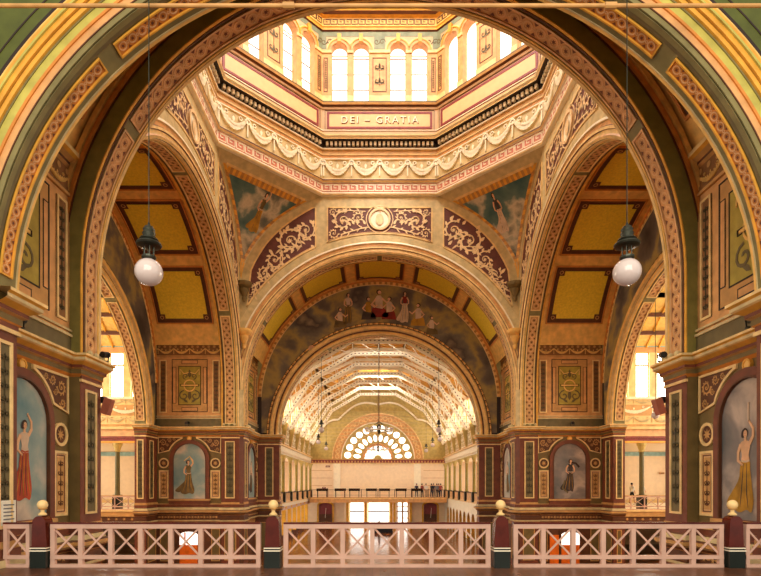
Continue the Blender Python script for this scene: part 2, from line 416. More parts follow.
def figure(m, S, cx, z0, H, robe, top, lean=0, arm_up=1, skirt=.17, flip=1, extra=None):
    "a painted robed figure: flowing skirt with folds, torso, neck, head, hair and arms"
    f = flip
    X = lambda x, y: (cx + f * (x + lean * y) * H, z0 + y * H)
    k = skirt / .15
    poly(m, S, sm([X(-.17 * k, .03), X(-.08 * k, -.02), X(.02, .015), X(.09 * k, -.01), X(.12 * k, .12), X(.11, .3), X(.085, .46), X(.07, .57), X(-.055, .575), X(-.09, .46), X(-.10, .32), X(-.13 * k, .16)]), .012, robe)
    poly(m, S, sm([X(-.28 * k, .10), X(-.2 * k, .04), X(-.12 * k, .12), X(-.05, .36), X(-.07, .5), X(-.12, .34)]), .014, robe)
    for q in range(5):
        x = -.055 + .028 * q; ribbon(m, S, [X(x, .54), X(x * 1.2 - .01, .38), X(x * 1.6 - .02, .2), X(x * 2.1 * k - .02, .04)], [.004 * H, .01 * H, .012 * H, .006 * H], 0, .0165, 'pdark' if q % 2 else 'pgold')
    poly(m, S, sm([X(-.055, .56), X(.07, .56), X(.062, .64), X(.085, .73), X(.07, .785), X(.02, .80), X(-.02, .80), X(-.07, .78), X(-.075, .72), X(-.05, .64)]), .016, top)
    ribbon(m, S, [X(-.06, .575), X(.01, .56), X(.075, .575)], .02 * H, 0, .0175, 'pwhite' if top != 'pwhite' else robe)
    for sg, up in ((1, arm_up), (-1, 0)):
        if up: pts = [X(sg * .07, .76), X(sg * .13, .84), X(sg * .13, .93), X(sg * .06, 1.02)]
        else: pts = [X(sg * .07, .76), X(sg * .115, .67), X(sg * .12, .58), X(sg * .05, .53)]
        ribbon(m, S, pts, [.046 * H, .04 * H, .034 * H, .022 * H], 0, .018, 'skin'); disc(m, S, *pts[-1], .016 * H, .018, 'skin', 7)
    ribbon(m, S, [X(.002, .785), X(.002, .85)], .036 * H, 0, .018, 'skin')
    hx, hy = X(.002, .885); poly(m, S, sm([(hx - f * .05 * H, hy - .05 * H), (hx - f * .055 * H, hy + .02 * H), (hx, hy + .06 * H), (hx + f * .045 * H, hy + .03 * H), (hx + f * .035 * H, hy - .03 * H)]), .02, 'hair')
    disc(m, S, hx + f * .008 * H, hy - .008 * H, .031 * H, .022, 'skin', 14, .043 * H)
    for e in (-.008, .02): disc(m, S, hx + f * e * H, hy - .002 * H, .0045 * H, .0235, 'hair', 5)
    ribbon(m, S, [(hx - .004 * H, hy - .03 * H), (hx + .014 * H, hy - .03 * H)], .005 * H, 0, .0235, 'prust')
def smallfig(m, S, cx, z0, H, robe, flip=1):
    f = flip; X = lambda x, y: (cx + f * x * H, z0 + y * H)
    poly(m, S, [X(-.3, 0), X(.32, .02), X(.3, .22), X(.12, .36), X(-.1, .5), X(-.24, .3)], .012, robe)
    poly(m, S, [X(-.12, .34), X(.12, .3), X(.12, .68), X(.05, .76), X(-.07, .76), X(-.14, .66)], .015, 'pwhite' if robe not in ('pwhite', 'pdark') else 'pgold')
    ribbon(m, S, [X(.1, .66), X(.26, .52), X(.38, .62)], .06 * H, 0, .017, 'skin')
    ribbon(m, S, [X(-.11, .64), X(-.24, .48), X(-.12, .36)], .06 * H, 0, .017, 'skin')
    disc(m, S, *X(-.01, .88), .09 * H, .018, 'hair', 9); disc(m, S, *X(.012, .865), .065 * H, .02, 'skin', 9)

def niche(S, c, z0, z1, hw, parent, sky, fig, wide, label_kw):
    "painted niche: returns the frame mesh on parent, painting as a thing of its own"
    m = MB(); zs = z1 - hw; N = 14
    outer = [(c - hw - .16, z0)] + [(c - (hw + .16) * cos(pi * k / N), zs + (hw + .16) * sin(pi * k / N)) for k in range(N + 1)] + [(c + hw + .16, z0)]
    ribbon(m, S, outer, .22, 0, .10, 'red'); ribbon(m, S, [(a + (c - a) * .11, b if b < zs + .01 else zs + (b - zs) * .89) for a, b in outer], .05, 0, .12, 'brown')
    slab(m, S, c - hw - .3, c + hw + .3, z0 - .34, z0, 0, .09, 'red'); slab(m, S, c - hw - .34, c + hw + .34, z0 - .12, z0 - .02, 0, .14, 'tan')
    # quadrant spandrels, roundels, strips
    zt = z1 + .42; ro = hw + .42
    for sg in (-1, 1):
        x1 = c + sg * (hw + wide)
        pts = [(c + sg * .42, zt)] + [(c + sg * ro * sin(a), zs + .02 + ro * cos(a)) for a in [(.32 + (1.16 - .32) * k / 8) for k in range(9)]] + [(x1, zs + .42), (x1, zt)]
        poly(m, S, pts, .02, 'brown'); ribbon(m, S, pts, .075, 0, .06, 'cream', True)
        for (dx, dz, r) in ((.3, .34, .2), (.7, .2, .13), (.24, .78, .13), (1.0, .15, .09), (.56, .5, .09)):
            curl(m, S, x1 - sg * dx, zt - dz, r, 0, sg, .035, 'tan', r * .2)
        rx = c + sg * (hw + wide - .34)
        disc(m, S, rx, zs - .22, .27, .02, 'brown'); annulus(m, S, rx, zs - .22, .29, .08, 0, .06, 'cream'); star(m, S, rx, zs - .22, .18, .035, 'tan', 8)
        panel(m, S, rx - .31, rx + .31, z0 + .02, zs - .68, .07, 'cream', 'pink', .06, 1, 'brown')
        slab(m, S, rx - .16, rx + .16, z0 + .2, zs - .86, 0, .03, 'tan')
        scrollv(m, S, rx - .15, rx + .15, z0 + .24, zs - .9, .04, 'brown')
    disc(m, S, c, zt - .08, .13, .07, 'gold', 10); annulus(m, S, c, zt - .08, .13, .05, 0, .09, 'ochre', 10)
    m.build('niche_frame', parent)
    p = MB(); arc = [(c - hw * cos(pi * k / N), zs + hw * sin(pi * k / N)) for k in range(N + 1)]
    poly(p, S, [(c - hw, z0)] + arc + [(c + hw, z0)], .03, sky)
    o = p.build('niche_painting'); q = MB(); fig(q, lambda s, t, h: S(s, t, h + .03)); q.build('painted_figure', o)
    tag(o, label_kw[0], 'painting', label_kw[1] if len(label_kw) > 1 else None)
    return o

def plain_pilaster_panels(m, S, c, w, z0, z1):
    panel(m, S, c - w / 2, c + w / 2, z0, z1, .065, 'cream', 'greypat', .055)
    scrollv(m, S, c - w * .34, c + w * .34, z0 + .2, z1 - .2, .04, 'dimline')

def upper_panels(m, S, u0, u1):
    c = (u0 + u1) / 2; W = u1 - u0
    slab(m, S, u0, u1, 9.0, 9.55, 0, .05, 'greypat'); slab(m, S, u0, u1, 9.55, 9.62, 0, .10, 'stone'); slab(m, S, u0, u1, 9.7, 9.76, 0, .08, 'stone')
    for sg in (-1, 1):
        x = c + sg * (W / 2 - .42)
        panel(m, S, x - .24, x + .24, 9.95, 13.35, .07, 'cream', 'midbrown', .05); scrollv(m, S, x - .14, x + .14, 10.15, 13.15, .04, 'dimline')
    hw = W / 2 - .98
    frame(m, S, c - hw, c + hw, 10.0, 13.4, .035, 0, .025, 'dark'); slab(m, S, c - hw + .05, c + hw - .05, 10.05, 13.35, 0, .012, 'tan')
    for a in (10.05, 13.35 - .26): slab(m, S, c - hw * .45, c + hw * .45, a, a + .26, 0, .02, 'salmon'); frame(m, S, c - hw * .45, c + hw * .45, a, a + .26, .03, 0, .025, 'dark')
    for sg in (-1, 1):
        a = c + sg * (hw - .16); slab(m, S, a - .12, a + .12, 10.55, 12.9, 0, .02, 'salmon'); frame(m, S, a - .12, a + .12, 10.55, 12.9, .03, 0, .025, 'dark')
    g = hw - .42; slab(m, S, c - g, c + g, 10.45, 12.95, 0, .02, 'damask'); frame(m, S, c - g, c + g, 10.45, 12.95, .04, 0, .03, 'dark')
    annulus(m, S, c, 11.7, .36, .07, 0, .05, 'gold'); slab(m, S, c - .52, c + .52, 11.68, 11.76, 0, .055, 'gold'); frame(m, S, c - .6, c + .6, 11.64, 11.80, .02, 0, .05, 'dark')
    for sg in (-1, 1):
        ribbon(m, S, spiral(c + sg * .36, 11.05, .34, 1.2, pi / 2, -sg, 14), .08, 0, .035, 'greypat')
        ribbon(m, S, spiral(c + sg * .26, 12.3, .2, 1.2, -pi / 2, sg, 12), .06, 0, .035, 'greypat')
        leaf(m, S, c + sg * .1, 10.6, pi / 2 + sg * -.9, .5, .16, .03, 'greypat')
        ribbon(m, S, [(c + sg * .05, 12.55), (c + sg * .35, 12.45), (c + sg * .62, 12.75), (c + sg * .62, 12.4)], .05, 0, .05, 'gold')
    leaf(m, S, c, 10.75, pi / 2, .7, .25, .03, 'greypat'); leaf(m, S, c, 12.2, pi / 2, .55, .25, .03, 'greypat')
    # festoon frieze and small cornice
    slab(m, S, u0, u1, 13.62, 14.35, 0, .03, 'midbrown'); slab(m, S, u0, u1, 13.55, 13.64, 0, .08, 'tan')
    festoon(m, S, u0 + .1, u1 - .1, 13.68, 14.1, .05, 'gold', 4); 
    k = 12
    for i in range(k): disc(m, S, u0 + W * (i + .5) / k, 14.2, .09, .05, 'tan', 8)

def arm_lower(arm, side, stuff):
    "everything on one side of an arm below and above the cornice"
    L = arm.L; T = arm.T; pl = [(8.85, 8.85), (A, RB), (10.1, RB), (10.1, WV), (L, WV), (L, RO), (L + T, RO)]
    m = MB()
    polysweep(m, arm, side, pl, [(0, 0), (0, 2.95)], ['brown'])
    polysweep(m, arm, side, pl, [(0, 2.95), (0, 9.0)], ['dolive'])
    polysweep(m, arm, side, pl[3:5], [(0, 9.0), (0, 14.9)], ['salmon'])
    polysweep(m, arm, side, pl[:2], [(0, 9.0), (0, 14.4)], ['stone']); polysweep(m, arm, side, [(8.845, 8.845), (A - .005, RB - .005)], [(0, 4.1), (0, 8.5)], ['red'])
    for a, b in (((A, RB), (10.1, RB)), ((L, RO), (L + .7, RO))):   # jamb colours over the pilasters
        pass
    w = m.build('wall_%s_%s' % (arm.name, 'side' if side > 0 else 'side_two'), kind='structure')
    # pilaster faces in brick red
    m = MB(); Sj = lambda s, t, h: arm.P(s, side * (RB - h), t); So = lambda s, t, h: arm.P(s, side * (RO - h), t)
    Sm = lambda s, t, h: arm.P(L - h, side * s, t); Sc = lambda s, t, h: arm.P(A - h, side * s, t); Sr = lambda s, t, h: arm.P(10.1 + h, side * s, t)
    slab(m, Sj, A - .0, 10.1, 0, 8.7, 0, .015, 'red'); slab(m, So, L, L + T, 0, 8.7, 0, .015, 'red')
    slab(m, Sm, RO, WV - .02, 4.2, 8.7, 0, .015, 'red')
    plain_pilaster_panels(m, Sj, 9.55, .62, 4.45, 8.1); plain_pilaster_panels(m, So, L + T / 2, .42, 4.45, 8.1)
    plain_pilaster_panels(m, Sm, RO + .72, .62, 4.45, 8.1)
    for S_, a, b in ((Sj, A, 10.1), (So, L, L + T), (Sm, RO, WV)):
        slab(m, S_, a - .03, b + .03, 8.28, 8.36, 0, .07, 'cream'); slab(m, S_, a, b, 4.08, 4.2, 0, .06, 'tan'); slab(m, S_, a, b, 8.36, 8.7, 0, .05, 'red')
        panel(m, S_, a + .2, b - .2, .5, 2.55, .05, 'tan', 'dolive', .04)
    m.build('pilaster_panels', w)
    # cornice
    m = MB()
    prof = [(0, 8.42), (.08, 8.5), (.08, 8.62), (.16, 8.66), (.16, 8.74), (.3, 8.82), (.34, 8.85), (.34, 8.92), (.4, 8.96), (.4, 9.02), (0, 9.04)]
    polysweep(m, arm, side, pl, prof, ['orange', 'dolive', 'tan', 'red', 'ochre', 'cream', 'stone', 'ochre', 'cream', 'stone'])
    m.build('cornice', w)
    m = MB()
    prof = [(0, 2.92), (.1, 2.98), (.1, 3.06), (.04, 3.1), (.04, 3.38), (.1, 3.42), (.16, 3.5), (.3, 3.58), (.3, 3.68), (.14, 3.72), (.12, 3.86), (.06, 3.9), (.06, 4.06), (0, 4.1)]
    polysweep(m, arm, side, pl, prof, ['tan', 'stone', 'brown', 'brown', 'tan', 'brown', 'stone', 'tan', 'brown', 'stone', 'brown', 'red', 'tan'])
    Sw = wallmap(arm, WV - .04, side); n = int((L - 10.1) / .42)
    for k in range(n):
        x = 10.3 + (L - 10.5) * (k + .5) / n; star(m, Sw, x, 3.24, .11, .02, 'tan', 6); leaf(m, Sw, x + .08, 3.24, 0, .24, .08, .02, 'tan')
    m.build('string_course', w)
    # niche zone + upper panels
    Sw = wallmap(arm, WV, side); c = (10.1 + L) / 2 if arm.name != 'near' else 12.25
    m = MB(); upper_panels(m, Sw, 10.1, L); m.build('ornament_panel', w)
    m = MB()   # inner frieze at the barrel's springing
    prof = [(0, 14.35), (.1, 14.42), (.1, 14.5), (.24, 14.58), (.34, 14.64), (.34, 14.76), (-.1, 14.9)]
    polysweep(m, arm, side, [(10.1, WV), (L, WV)], prof, ['tan', 'brown', 'tan', 'ochre', 'cream', 'rib'])
    m.build('upper_cornice', w)
    # ground floor panels
    m = MB()
    for x in (10.55, L - .5): panel(m, Sw, x - .28, x + .28, .4, 2.5, .05, 'tan', 'dolive', .04)
    festoon(m, Sw, 10.9, L - .9, 2.6, 2.88, .03, 'tan', 5)
    m.build('dado_panels', w)
    # lamp bud and bosses along the cornice top
    m = MB()
    for k in range(3): sphere(m, arm.P(9.2 + .35 * k, side * (RB - .18), 9.14), .09, 'stone', 8, 6)
    m.build('bosses', w)
    stuff(arm, side, Sw, c, w)
    return w

def crossing_wall(arm):
    P = lambda v, z: arm.P(A, v, z)
    m = MB()
    radfill(m, P, RB, CZ, lambda v, z: abs(v) > xb(z) or z > 23.9, 96, 1, 'stone')
    for sg in (-1, 1): m.face([P(sg * RB, 9.0), P(sg * A, 9.0), P(sg * A, CZ), P(sg * RB, CZ)], 'olive')
    w = m.build('wall_%s' % arm.name, kind='structure')
    lim = 2.4; n = 72
    ins = lambda s: True
    # archivolt mouldings clipped to the corner: sweep only where the ring stays inside |v| < A
    m = MB(); F = archface(arm, RB, CZ, A)
    prof = [(0, 0), (0, -.05), (.10, -.11), (.16, -.06), (.30, -.06), (.32, -.12), (.42, -.12), (.46, -.05), (.62, -.05), (.66, -.12), (.76, -.1), (.8, -.03), (1.2, -.03), (1.22, 0)]
    mts = ['brown', 'cream', 'salmon', 'cream', 'red', 'cream', 'brown', 'salmon', 'cream', 'ivory', 'stone', 'stone', 'cream']
    for i in range(len(prof) - 1):
        (o0, u0), (o1, u1) = prof[i], prof[i + 1]
        r = RB + max(o0, o1); th0 = math.acos(min(1, (A - .01) / r)) if r > A else 0
        def fn(a, b):
            th = th0 + (pi - 2 * th0) * a; rr = RB + o0 + (o1 - o0) * b; return arm.P(A + u0 + (u1 - u0) * b, rr * cos(th), CZ + rr * sin(th))
        m.grid(fn, n, 1, mts[i])
    if arm.name != 'near': m.build('archivolt', w)
    # spandrel panels
    if arm.name != 'near':
        m = MB(); S = facemap(arm, A)
        def col(v0, v1, top, off, N=18):
            lo = [(v0 + (v1 - v0) * k / N, CZ + math.sqrt(10.05**2 - (v0 + (v1 - v0) * k / N)**2)) for k in range(N + 1)]
            hi = [(x, top(x)) for x, _ in lo]
            for k in range(N): m.face([S(*lo[k], .02), S(*lo[k + 1], .02), S(*hi[k + 1], .02), S(*hi[k], .02)], 'wine')
            ribbon(m, S, lo + hi[::-1], .09, 0, .06, 'cream', True); ribbon(m, S, [(x, y + .1) for x, y in lo], .03, 0, .03, 'pink')
            return lo, hi
        col(-3.35, 3.35, lambda v: 23.1, 0)
        for sg in (-1, 1): col(sg * 4.1, sg * 8.5, lambda v: max(CZ + math.sqrt(10.05**2 - v * v) + .02, min(zb(abs(v) + .42) - .32 if abs(v) < 8.5 else 0, 23.1)), 0)
        m.build('spandrel_panel', w)
        m = MB()
        disc(m, S, 0, 22.35, .58, .05, 'ivory', 20); annulus(m, S, 0, 22.35, .64, .13, 0, .12, 'scroll', 24); annulus(m, S, 0, 22.35, .86, .05, 0, .06, 'scroll', 24)
        disc(m, S, 0, 22.32, .26, .1, 'scroll', 12, .36); star(m, S, 0, 23.0, .3, .08, 'scroll', 5)
        for sg in (-1, 1):
            curl(m, S, sg * 2.35, 22.25, .62, pi * .5 + sg * .4, -sg, .07, 'scroll'); curl(m, S, sg * 1.35, 22.45, .36, -pi / 2, sg, .06, 'scroll')
            curl(m, S, sg * 2.95, 21.45, .3, 0, sg, .05, 'scroll'); curl(m, S, sg * 3.0, 22.8, .22, 0, -sg, .05, 'scroll')
            stem(m, S, [(sg * .7, 21.85), (sg * 1.2, 21.75), (sg * 1.8, 21.58), (sg * 2.5, 21.35)], .07, .06, 'scroll', .3); stem(m, S, [(sg * .9, 22.85), (sg * 1.7, 22.9), (sg * 2.6, 22.95)], .05, .05, 'scroll', .26)
            for k in range(6): leaf(m, S, sg * (.9 + .36 * k), 22.0 + .12 * (k % 2), pi / 2 - sg * (.5 + .5 * (k % 2)), .4, .16, .05, 'scroll')
            for (v, z, r, d) in ((4.75, 21.65, .62, 1), (5.75, 20.95, .78, -1), (6.75, 19.75, .58, 1), (7.4, 18.85, .4, -1), (7.95, 18.0, .3, 1), (8.3, 17.35, .17, -1)):
                curl(m, S, sg * v, z, r, pi * .3, sg * d, .06, 'scroll')
            stem(m, S, [(sg * 4.4, 21.0), (sg * 5.2, 21.6), (sg * 5.0, 20.6), (sg * 6.3, 20.6), (sg * 6.4, 19.3), (sg * 7.2, 19.3), (sg * 7.3, 18.4), (sg * 7.9, 18.3), (sg * 8.1, 17.4)], .07, .05, 'scroll', .4)
            for (v, z) in ((4.5, 22.3), (5.3, 22.0), (6.2, 21.7), (6.0, 20.1), (7.1, 20.4), (7.0, 19.2), (7.8, 18.9), (4.4, 20.7)): leaf(m, S, sg * v, z, sg * .8, .4, .2, .05, 'scroll')
        m.build('scroll_ornament', w)
    # rib soffit, its back face and guilloche bands
    m = MB(); s0, s1 = -2.4, pi * RB + 2.4
    Sf = soffit(arm, RB, CZ)
    m.grid(lambda a, b: Sf(s0 + (s1 - s0) * a, A + 1.15 * b, 0), 90, 1, 'olive')
    m.grid(lambda a, b: archface(arm, RB, CZ, 10.1, 1)(s0 + (s1 - s0) * a, (arm.rb - RB + .03) * b, 0), 90, 1, 'dgreen')
    for (t0, t1, mt) in ((A + .01, A + .13, 'cream'), (A + .16, A + .22, 'rib'), (10.0, 10.09, 'ochre'), (9.92, 9.97, 'brown')): slab(m, Sf, s0, s1, t0, t1, 0, .03, mt, 72)
    if arm.name == 'near':
        Fb = archface(arm, RB, CZ, 10.1, 1)
        for a_, b_, h_, c_ in ((.42, .46, .03, 'brown'), (.46, .56, .1, 'orange'), (.56, .59, .06, 'brown'), (.59, .72, .14, 'rib'), (.72, .75, .08, 'brown'), (.75, .8, .04, 'orange')): slab(m, Fb, 0, pi * RB, a_, b_, 0, h_, c_, 72)
    m.build('arch_rib', w)
    m = MB(); Lt = pi * RB; segs = [(-2.2, 4.55), (4.85, Lt / 2 - .15), (Lt / 2 + .15, Lt - 4.85), (Lt - 4.55, Lt + 2.2)]
    for a, b in segs: guilloche(m, Sf, a, b, A + .3, 9.86, .05, 'salmon' if arm.name == 'near' else 'tan', 'pink', 'red' if arm.name == 'near' else 'brown', 'pink' if arm.name == 'near' else 'cream')
    m.build('guilloche_band', w)
    # barrel vault with coffers
    L = arm.L; m = MB(); RBAR = arm.rb; Sb = soffit(arm, RBAR, CZ); th = math.radians
    m.grid(lambda a, b: Sb(RBAR * (th(18) + th(144) * a), 10.1 + (L - 10.1) * b, 0), 64, 1, 'rib')
    m.build('barrel_vault', w)
    m = MB()
    for k in range(5):
        a0, a1 = RBAR * th(26.5 + 26.3 * k), RBAR * th(48 + 26.3 * k)
        u0, u1 = 10.45, L - .45
        slab(m, Sb, a0, a1, u0, u1, 0, .01, 'brown', 8); slab(m, Sb, a0 + .28, a1 - .28, u0 + .28, u1 - .28, 0, .03, 'coffer', 8)
        frame(m, Sb, a0 - .06, a1 + .06, u0 - .06, u1 + .06, .08, 0, .06, 'orange', 8); frame(m, Sb, a0 + .2, a1 - .2, u0 + .2, u1 - .2, .05, 0, .045, 'brown', 8)
        for x in (a0 + .34, a1 - .34):
            for y in (u0 + .34, u1 - .34): slab(m, Sb, x - .2, x + .2, y - .2, y + .2, 0, .05, 'brown'); annulus(m, Sb, x, y, .1, .04, 0, .06, 'tan', 8)
    m.build('coffer', w)
    return w

def opening_wall(arm):
    L = arm.L; T = arm.T; RBAR = arm.rb; RO = arm.ro; zf = ZF if arm.name == 'near' else 1
    m = MB(); P = lambda v, z: arm.P(L, v, OZ + (z - OZ) * zf)
    out = lambda v, z: abs(v) > WV or (z > CZ and math.hypot(v, z - CZ) > RBAR + .02)
    outs = radfill(m, P, RO, OZ, out, 80, 2, 'dark')
    back = MB()
    for sg in (-1, 1):
        pass
    w = m.build('wall_%s_arch' % arm.name, kind='structure')
    m = MB(); Sf = soffit(arm, RO, OZ); n = 72; Lt = pi * RO
    m.grid(lambda a, b: Sf(Lt * a, L + T * b, 0), n, 1, 'olive')
    near = arm.name == 'near'
    guil = [(.25, 7.6), (7.9, 15.4), (15.7, Lt - .25)] if not near else [(.4, 5.45), (5.85, Lt - 5.85), (Lt - 5.45, Lt - .4)]
    if near:
        for a, b, c_ in ((L + .56, L + T, 'greypat'), (L + .64, L + T, 'olive'), (L, L + .03, 'stone')): slab(m, Sf, 0, Lt, a, b, 0, .012 if c_ != 'olive' else .02, c_, n)
    m.build('arch_soffit', w)
    m = MB()
    for a, b in guil: guilloche(m, Sf, a, b, L + (.08 if not near else .18), L + (T - .06 if not near else .52), .05, 'tan' if not near else 'orange', 'pink', 'red', 'cream' if not near else 'ochre')
    m.build('guilloche_band', w)
    m = MB()   # archivolt towards the crossing
    prof = [(0, L), (0, L - .08), (.09, L - .16), (.2, L - .16), (.26, L - .08), (.36, L - .08), (.42, L - .2), (.58, L - .24), (.68, L - .16), (.72, L - .02), (.74, L)]
    archsweep(m, arm, RO, OZ, prof, ['rib', 'cream', 'rib', 'tan', 'brown', 'cream', 'rib', 'cream', 'rib', 'brown'], 0, Lt, n)
    m.build('archivolt', w)
    if not near:
        m = MB(); F = archface(arm, RO, OZ, L)   # gilt dashes along the mural's inner edge
        k = 60
        for i in range(k):
            a = Lt * (i + .12) / k; slab(m, F, a, a + Lt / k * .5, .78, .9, 0, .03, 'rib'); slab(m, F, a + Lt / k * .5, a + Lt / k * .88, .78, .9, 0, .02, 'bronze')
        Fo = archface(arm, RBAR, CZ, L); a0 = RBAR * .05; a1 = RBAR * (pi - .05)
        for i in range(66):
            a = a0 + (a1 - a0) * i / 66; slab(m, Fo, a, a + (a1 - a0) / 66 * .55, -.3, -.12, 0, .03, 'rib'); slab(m, Fo, a + (a1 - a0) / 66 * .55, a + (a1 - a0) / 66, -.3, -.12, 0, .02, 'bronze')
        slab(m, Fo, a0, a1, -.12, 0, 0, .08, 'orange', 60); slab(m, Fo, a0, a1, -.36, -.31, 0, .05, 'cream', 60)
        m.build('mural_border', w)
    # wall mass behind (plain, seen from the nave side)
    m = MB(); Q = lambda v, z: arm.P(L + T, v, OZ + (z - OZ) * zf)
    radfill(m, Q, RO, OZ, lambda v, z: abs(v) > 14 or z > 23.5, 80, 1, 'gwall' if near else 'khaki', rmax=30)
    for sg in (-1, 1): m.face([Q(sg * RO, 0), Q(sg * 14, 0), Q(sg * 14, OZ), Q(sg * RO, OZ)], 'gwall' if near else 'beige')
    if near:
        F = archface(arm, RO, OZ, L + T, 1)
        cols = [('olive', 0, .1, .03), ('brown', .1, .12, .05), ('salmon', .12, .24, .05), ('orange', .24, .29, .08), ('lime', .29, .46, .05), ('olive', .46, .49, .07), ('ochre', .49, .57, .12), ('brown', .57, .59, .1), ('ochre', .59, .68, .16), ('lime', .68, .72, .2), ('orange', .72, .76, .16), ('ochre', .76, .86, .12), ('rib', .86, .93, .08), ('dark', .99, 1.07, .01), ('dark', 1.27, 1.3, .01)]
        for c_, a, b, h in cols: slab(m, F, 0, Lt, a, b, 0, h, c_, 72)
        m2 = MB()
    m.build('nave_face', w)
    return w
# ------------------------------------------------------------ paintings in the niches
def fig_maker(kind):
    def f(m, S):
        pass
    return f
PAINT = {
 ('left', 1): (SKY[0], lambda c: (lambda m, S: (figure(m, S, c + .05, 4.75, 2.3, 'pbrown', 'pbrown', -.02, 1, .2, -1), ribbon(m, S, [(c - .25, 6.7), (c, 7.15), (c + .35, 6.85)], .05, 0, .02, 'gold'))), 'arched niche painting of a brown robed woman with raised arms before pale blue clouds', -1),
 ('right', 1): (SKY[1], lambda c: (lambda m, S: (figure(m, S, c, 4.9, 2.2, 'pdark', 'pdark', .03, 0, .15, 1), ribbon(m, S, [(c + .1, 6.75), (c + .4, 6.7), (c + .62, 6.45)], .12, 0, .018, 'hair'), ribbon(m, S, [(c - .3, 5.6), (c - .45, 5.1), (c - .1, 4.8)], .1, 0, .018, 'greypat'))), 'arched niche painting of a dark robed figure floating in grey storm clouds', 1),
 ('near', -1): (SKY[0], lambda c: (lambda m, S: figure(m, S, c - .1, 4.95, 2.1, 'prust', 'pwhite', 0, 1, .17, -1)), 'niche painting of a woman in a rust red skirt and white blouse under blue sky', 1),
 ('near', 1): (SKY[1], lambda c: (lambda m, S: (figure(m, S, c - .1, 4.65, 2.2, 'pgold', 'skin', 0, 1, .17, 1), ribbon(m, S, [(c + .02, 6.9), (c + .02, 7.35)], .05, 0, .02, 'pwhite'))), 'tall niche painting of a figure in ochre drapery raising a candle, grey clouds', 1),
 ('far', -1): (SKY[0], lambda c: (lambda m, S: figure(m, S, c, 4.8, 2.3, 'pdark', 'pwhite', 0, 0, .14, 1)), 'narrow foreshortened niche painting in blue grey tones beside the left pier of the far arch', 1),
 ('far', 1): (SKY[0], lambda c: (lambda m, S: figure(m, S, c, 4.8, 2.3, 'pbrown', 'pwhite', 0, 0, .14, 1)), 'narrow foreshortened niche painting in blue grey tones beside the right pier of the far arch', 1),
}
def stuff(arm, side, Sw, c, w):
    sky, fg, lab, _ = PAINT[(arm.name, side)]
    niche(Sw, c, 4.42, 7.95, 1.02, None, sky, fg(c), .98, (lab,)) if False else None
    return niche(Sw, c, 4.42, 7.95, 1.02, w, sky, fg(c), .98, (lab,))
WALLS = {}
for arm in ARMS:
    for sd in (1, -1):
        if sd in arm.sides: arm_lower(arm, sd, stuff)
        else:
            m = MB(); pl = [(8.85, 8.85), (A, RB), (10.1, RB), (10.1, WV), (arm.L, WV), (arm.L, RO), (arm.L + .7, RO)]
            polysweep(m, arm, sd, pl, [(0, 0), (0, 9.0)], ['dolive']); polysweep(m, arm, sd, pl[3:5], [(0, 9), (0, 14.9)], ['salmon'])
            polysweep(m, arm, sd, pl[1:], [(0, 8.5), (.45, 8.95), (0, 9.05)], ['cream'])
            m.build('wall_%s_side_two' % arm.name, kind='structure')
    WALLS[arm.name] = crossing_wall(arm); opening_wall(arm)

# lunette murals between the barrel vault and the opening
def mural(arm, label, figs):
    L = arm.L; m = MB(); P = lambda v, z: arm.P(L - .03, v, z)
    out = lambda v, z: abs(v) > WV - .32 or (z > CZ and math.hypot(v, z - CZ) > RBAR - .33)
    radfill(m, P, RO + .93, OZ, out, 80, 2, SKY[3], .02, pi - .02)
    o = m.build('mural'); tag(o, label, 'mural')
    if figs:
        S = facemap(arm, L - .035); bz = lambda v: math.sqrt(max(0, 8.5**2 - v * v)) + OZ + .1
        for (v, dz, H, rb, fl) in figs:
            q = MB(); smallfig(q, S, v, bz(v) + dz, H * 1.6, rb, fl); q.build('painted_figure', o)
        for v in (-2.3, 1.9):
            q = MB(); figure(q, S, v, bz(v), 2.4, 'pwhite' if v > 0 else 'pbrown', 'pwhite' if v < 0 else 'pred', 0, 0, .14); q.build('painted_figure', o)
        q = MB(); disc(q, S, -5.0, 15.4, .28, .02, 'skin', 8); ribbon(q, S, [(-5.3, 15.1), (-5.0, 14.9), (-4.7, 15.2)], .18, 0, .02, 'pdark'); q.build('painted_figure', o)
mural(ARMS[0], 'cloudy lunette mural with allegorical figures above the far central arch',
      [(-.8, 0, 1.1, 'pdark', 1), (0, .12, 1.35, 'pred', 1), (.75, 0, 1.1, 'pred', -1), (2.9, 0, 1.1, 'pgold', -1), (-2.9, -.1, .95, 'pbrown', 1), (3.9, -.2, .9, 'pbrown', 1)])
mural(ARMS[1], 'dark brown cloudy mural around the arch into the left transept', None)
mural(ARMS[2], 'dark brown cloudy mural around the arch into the right transept', None)

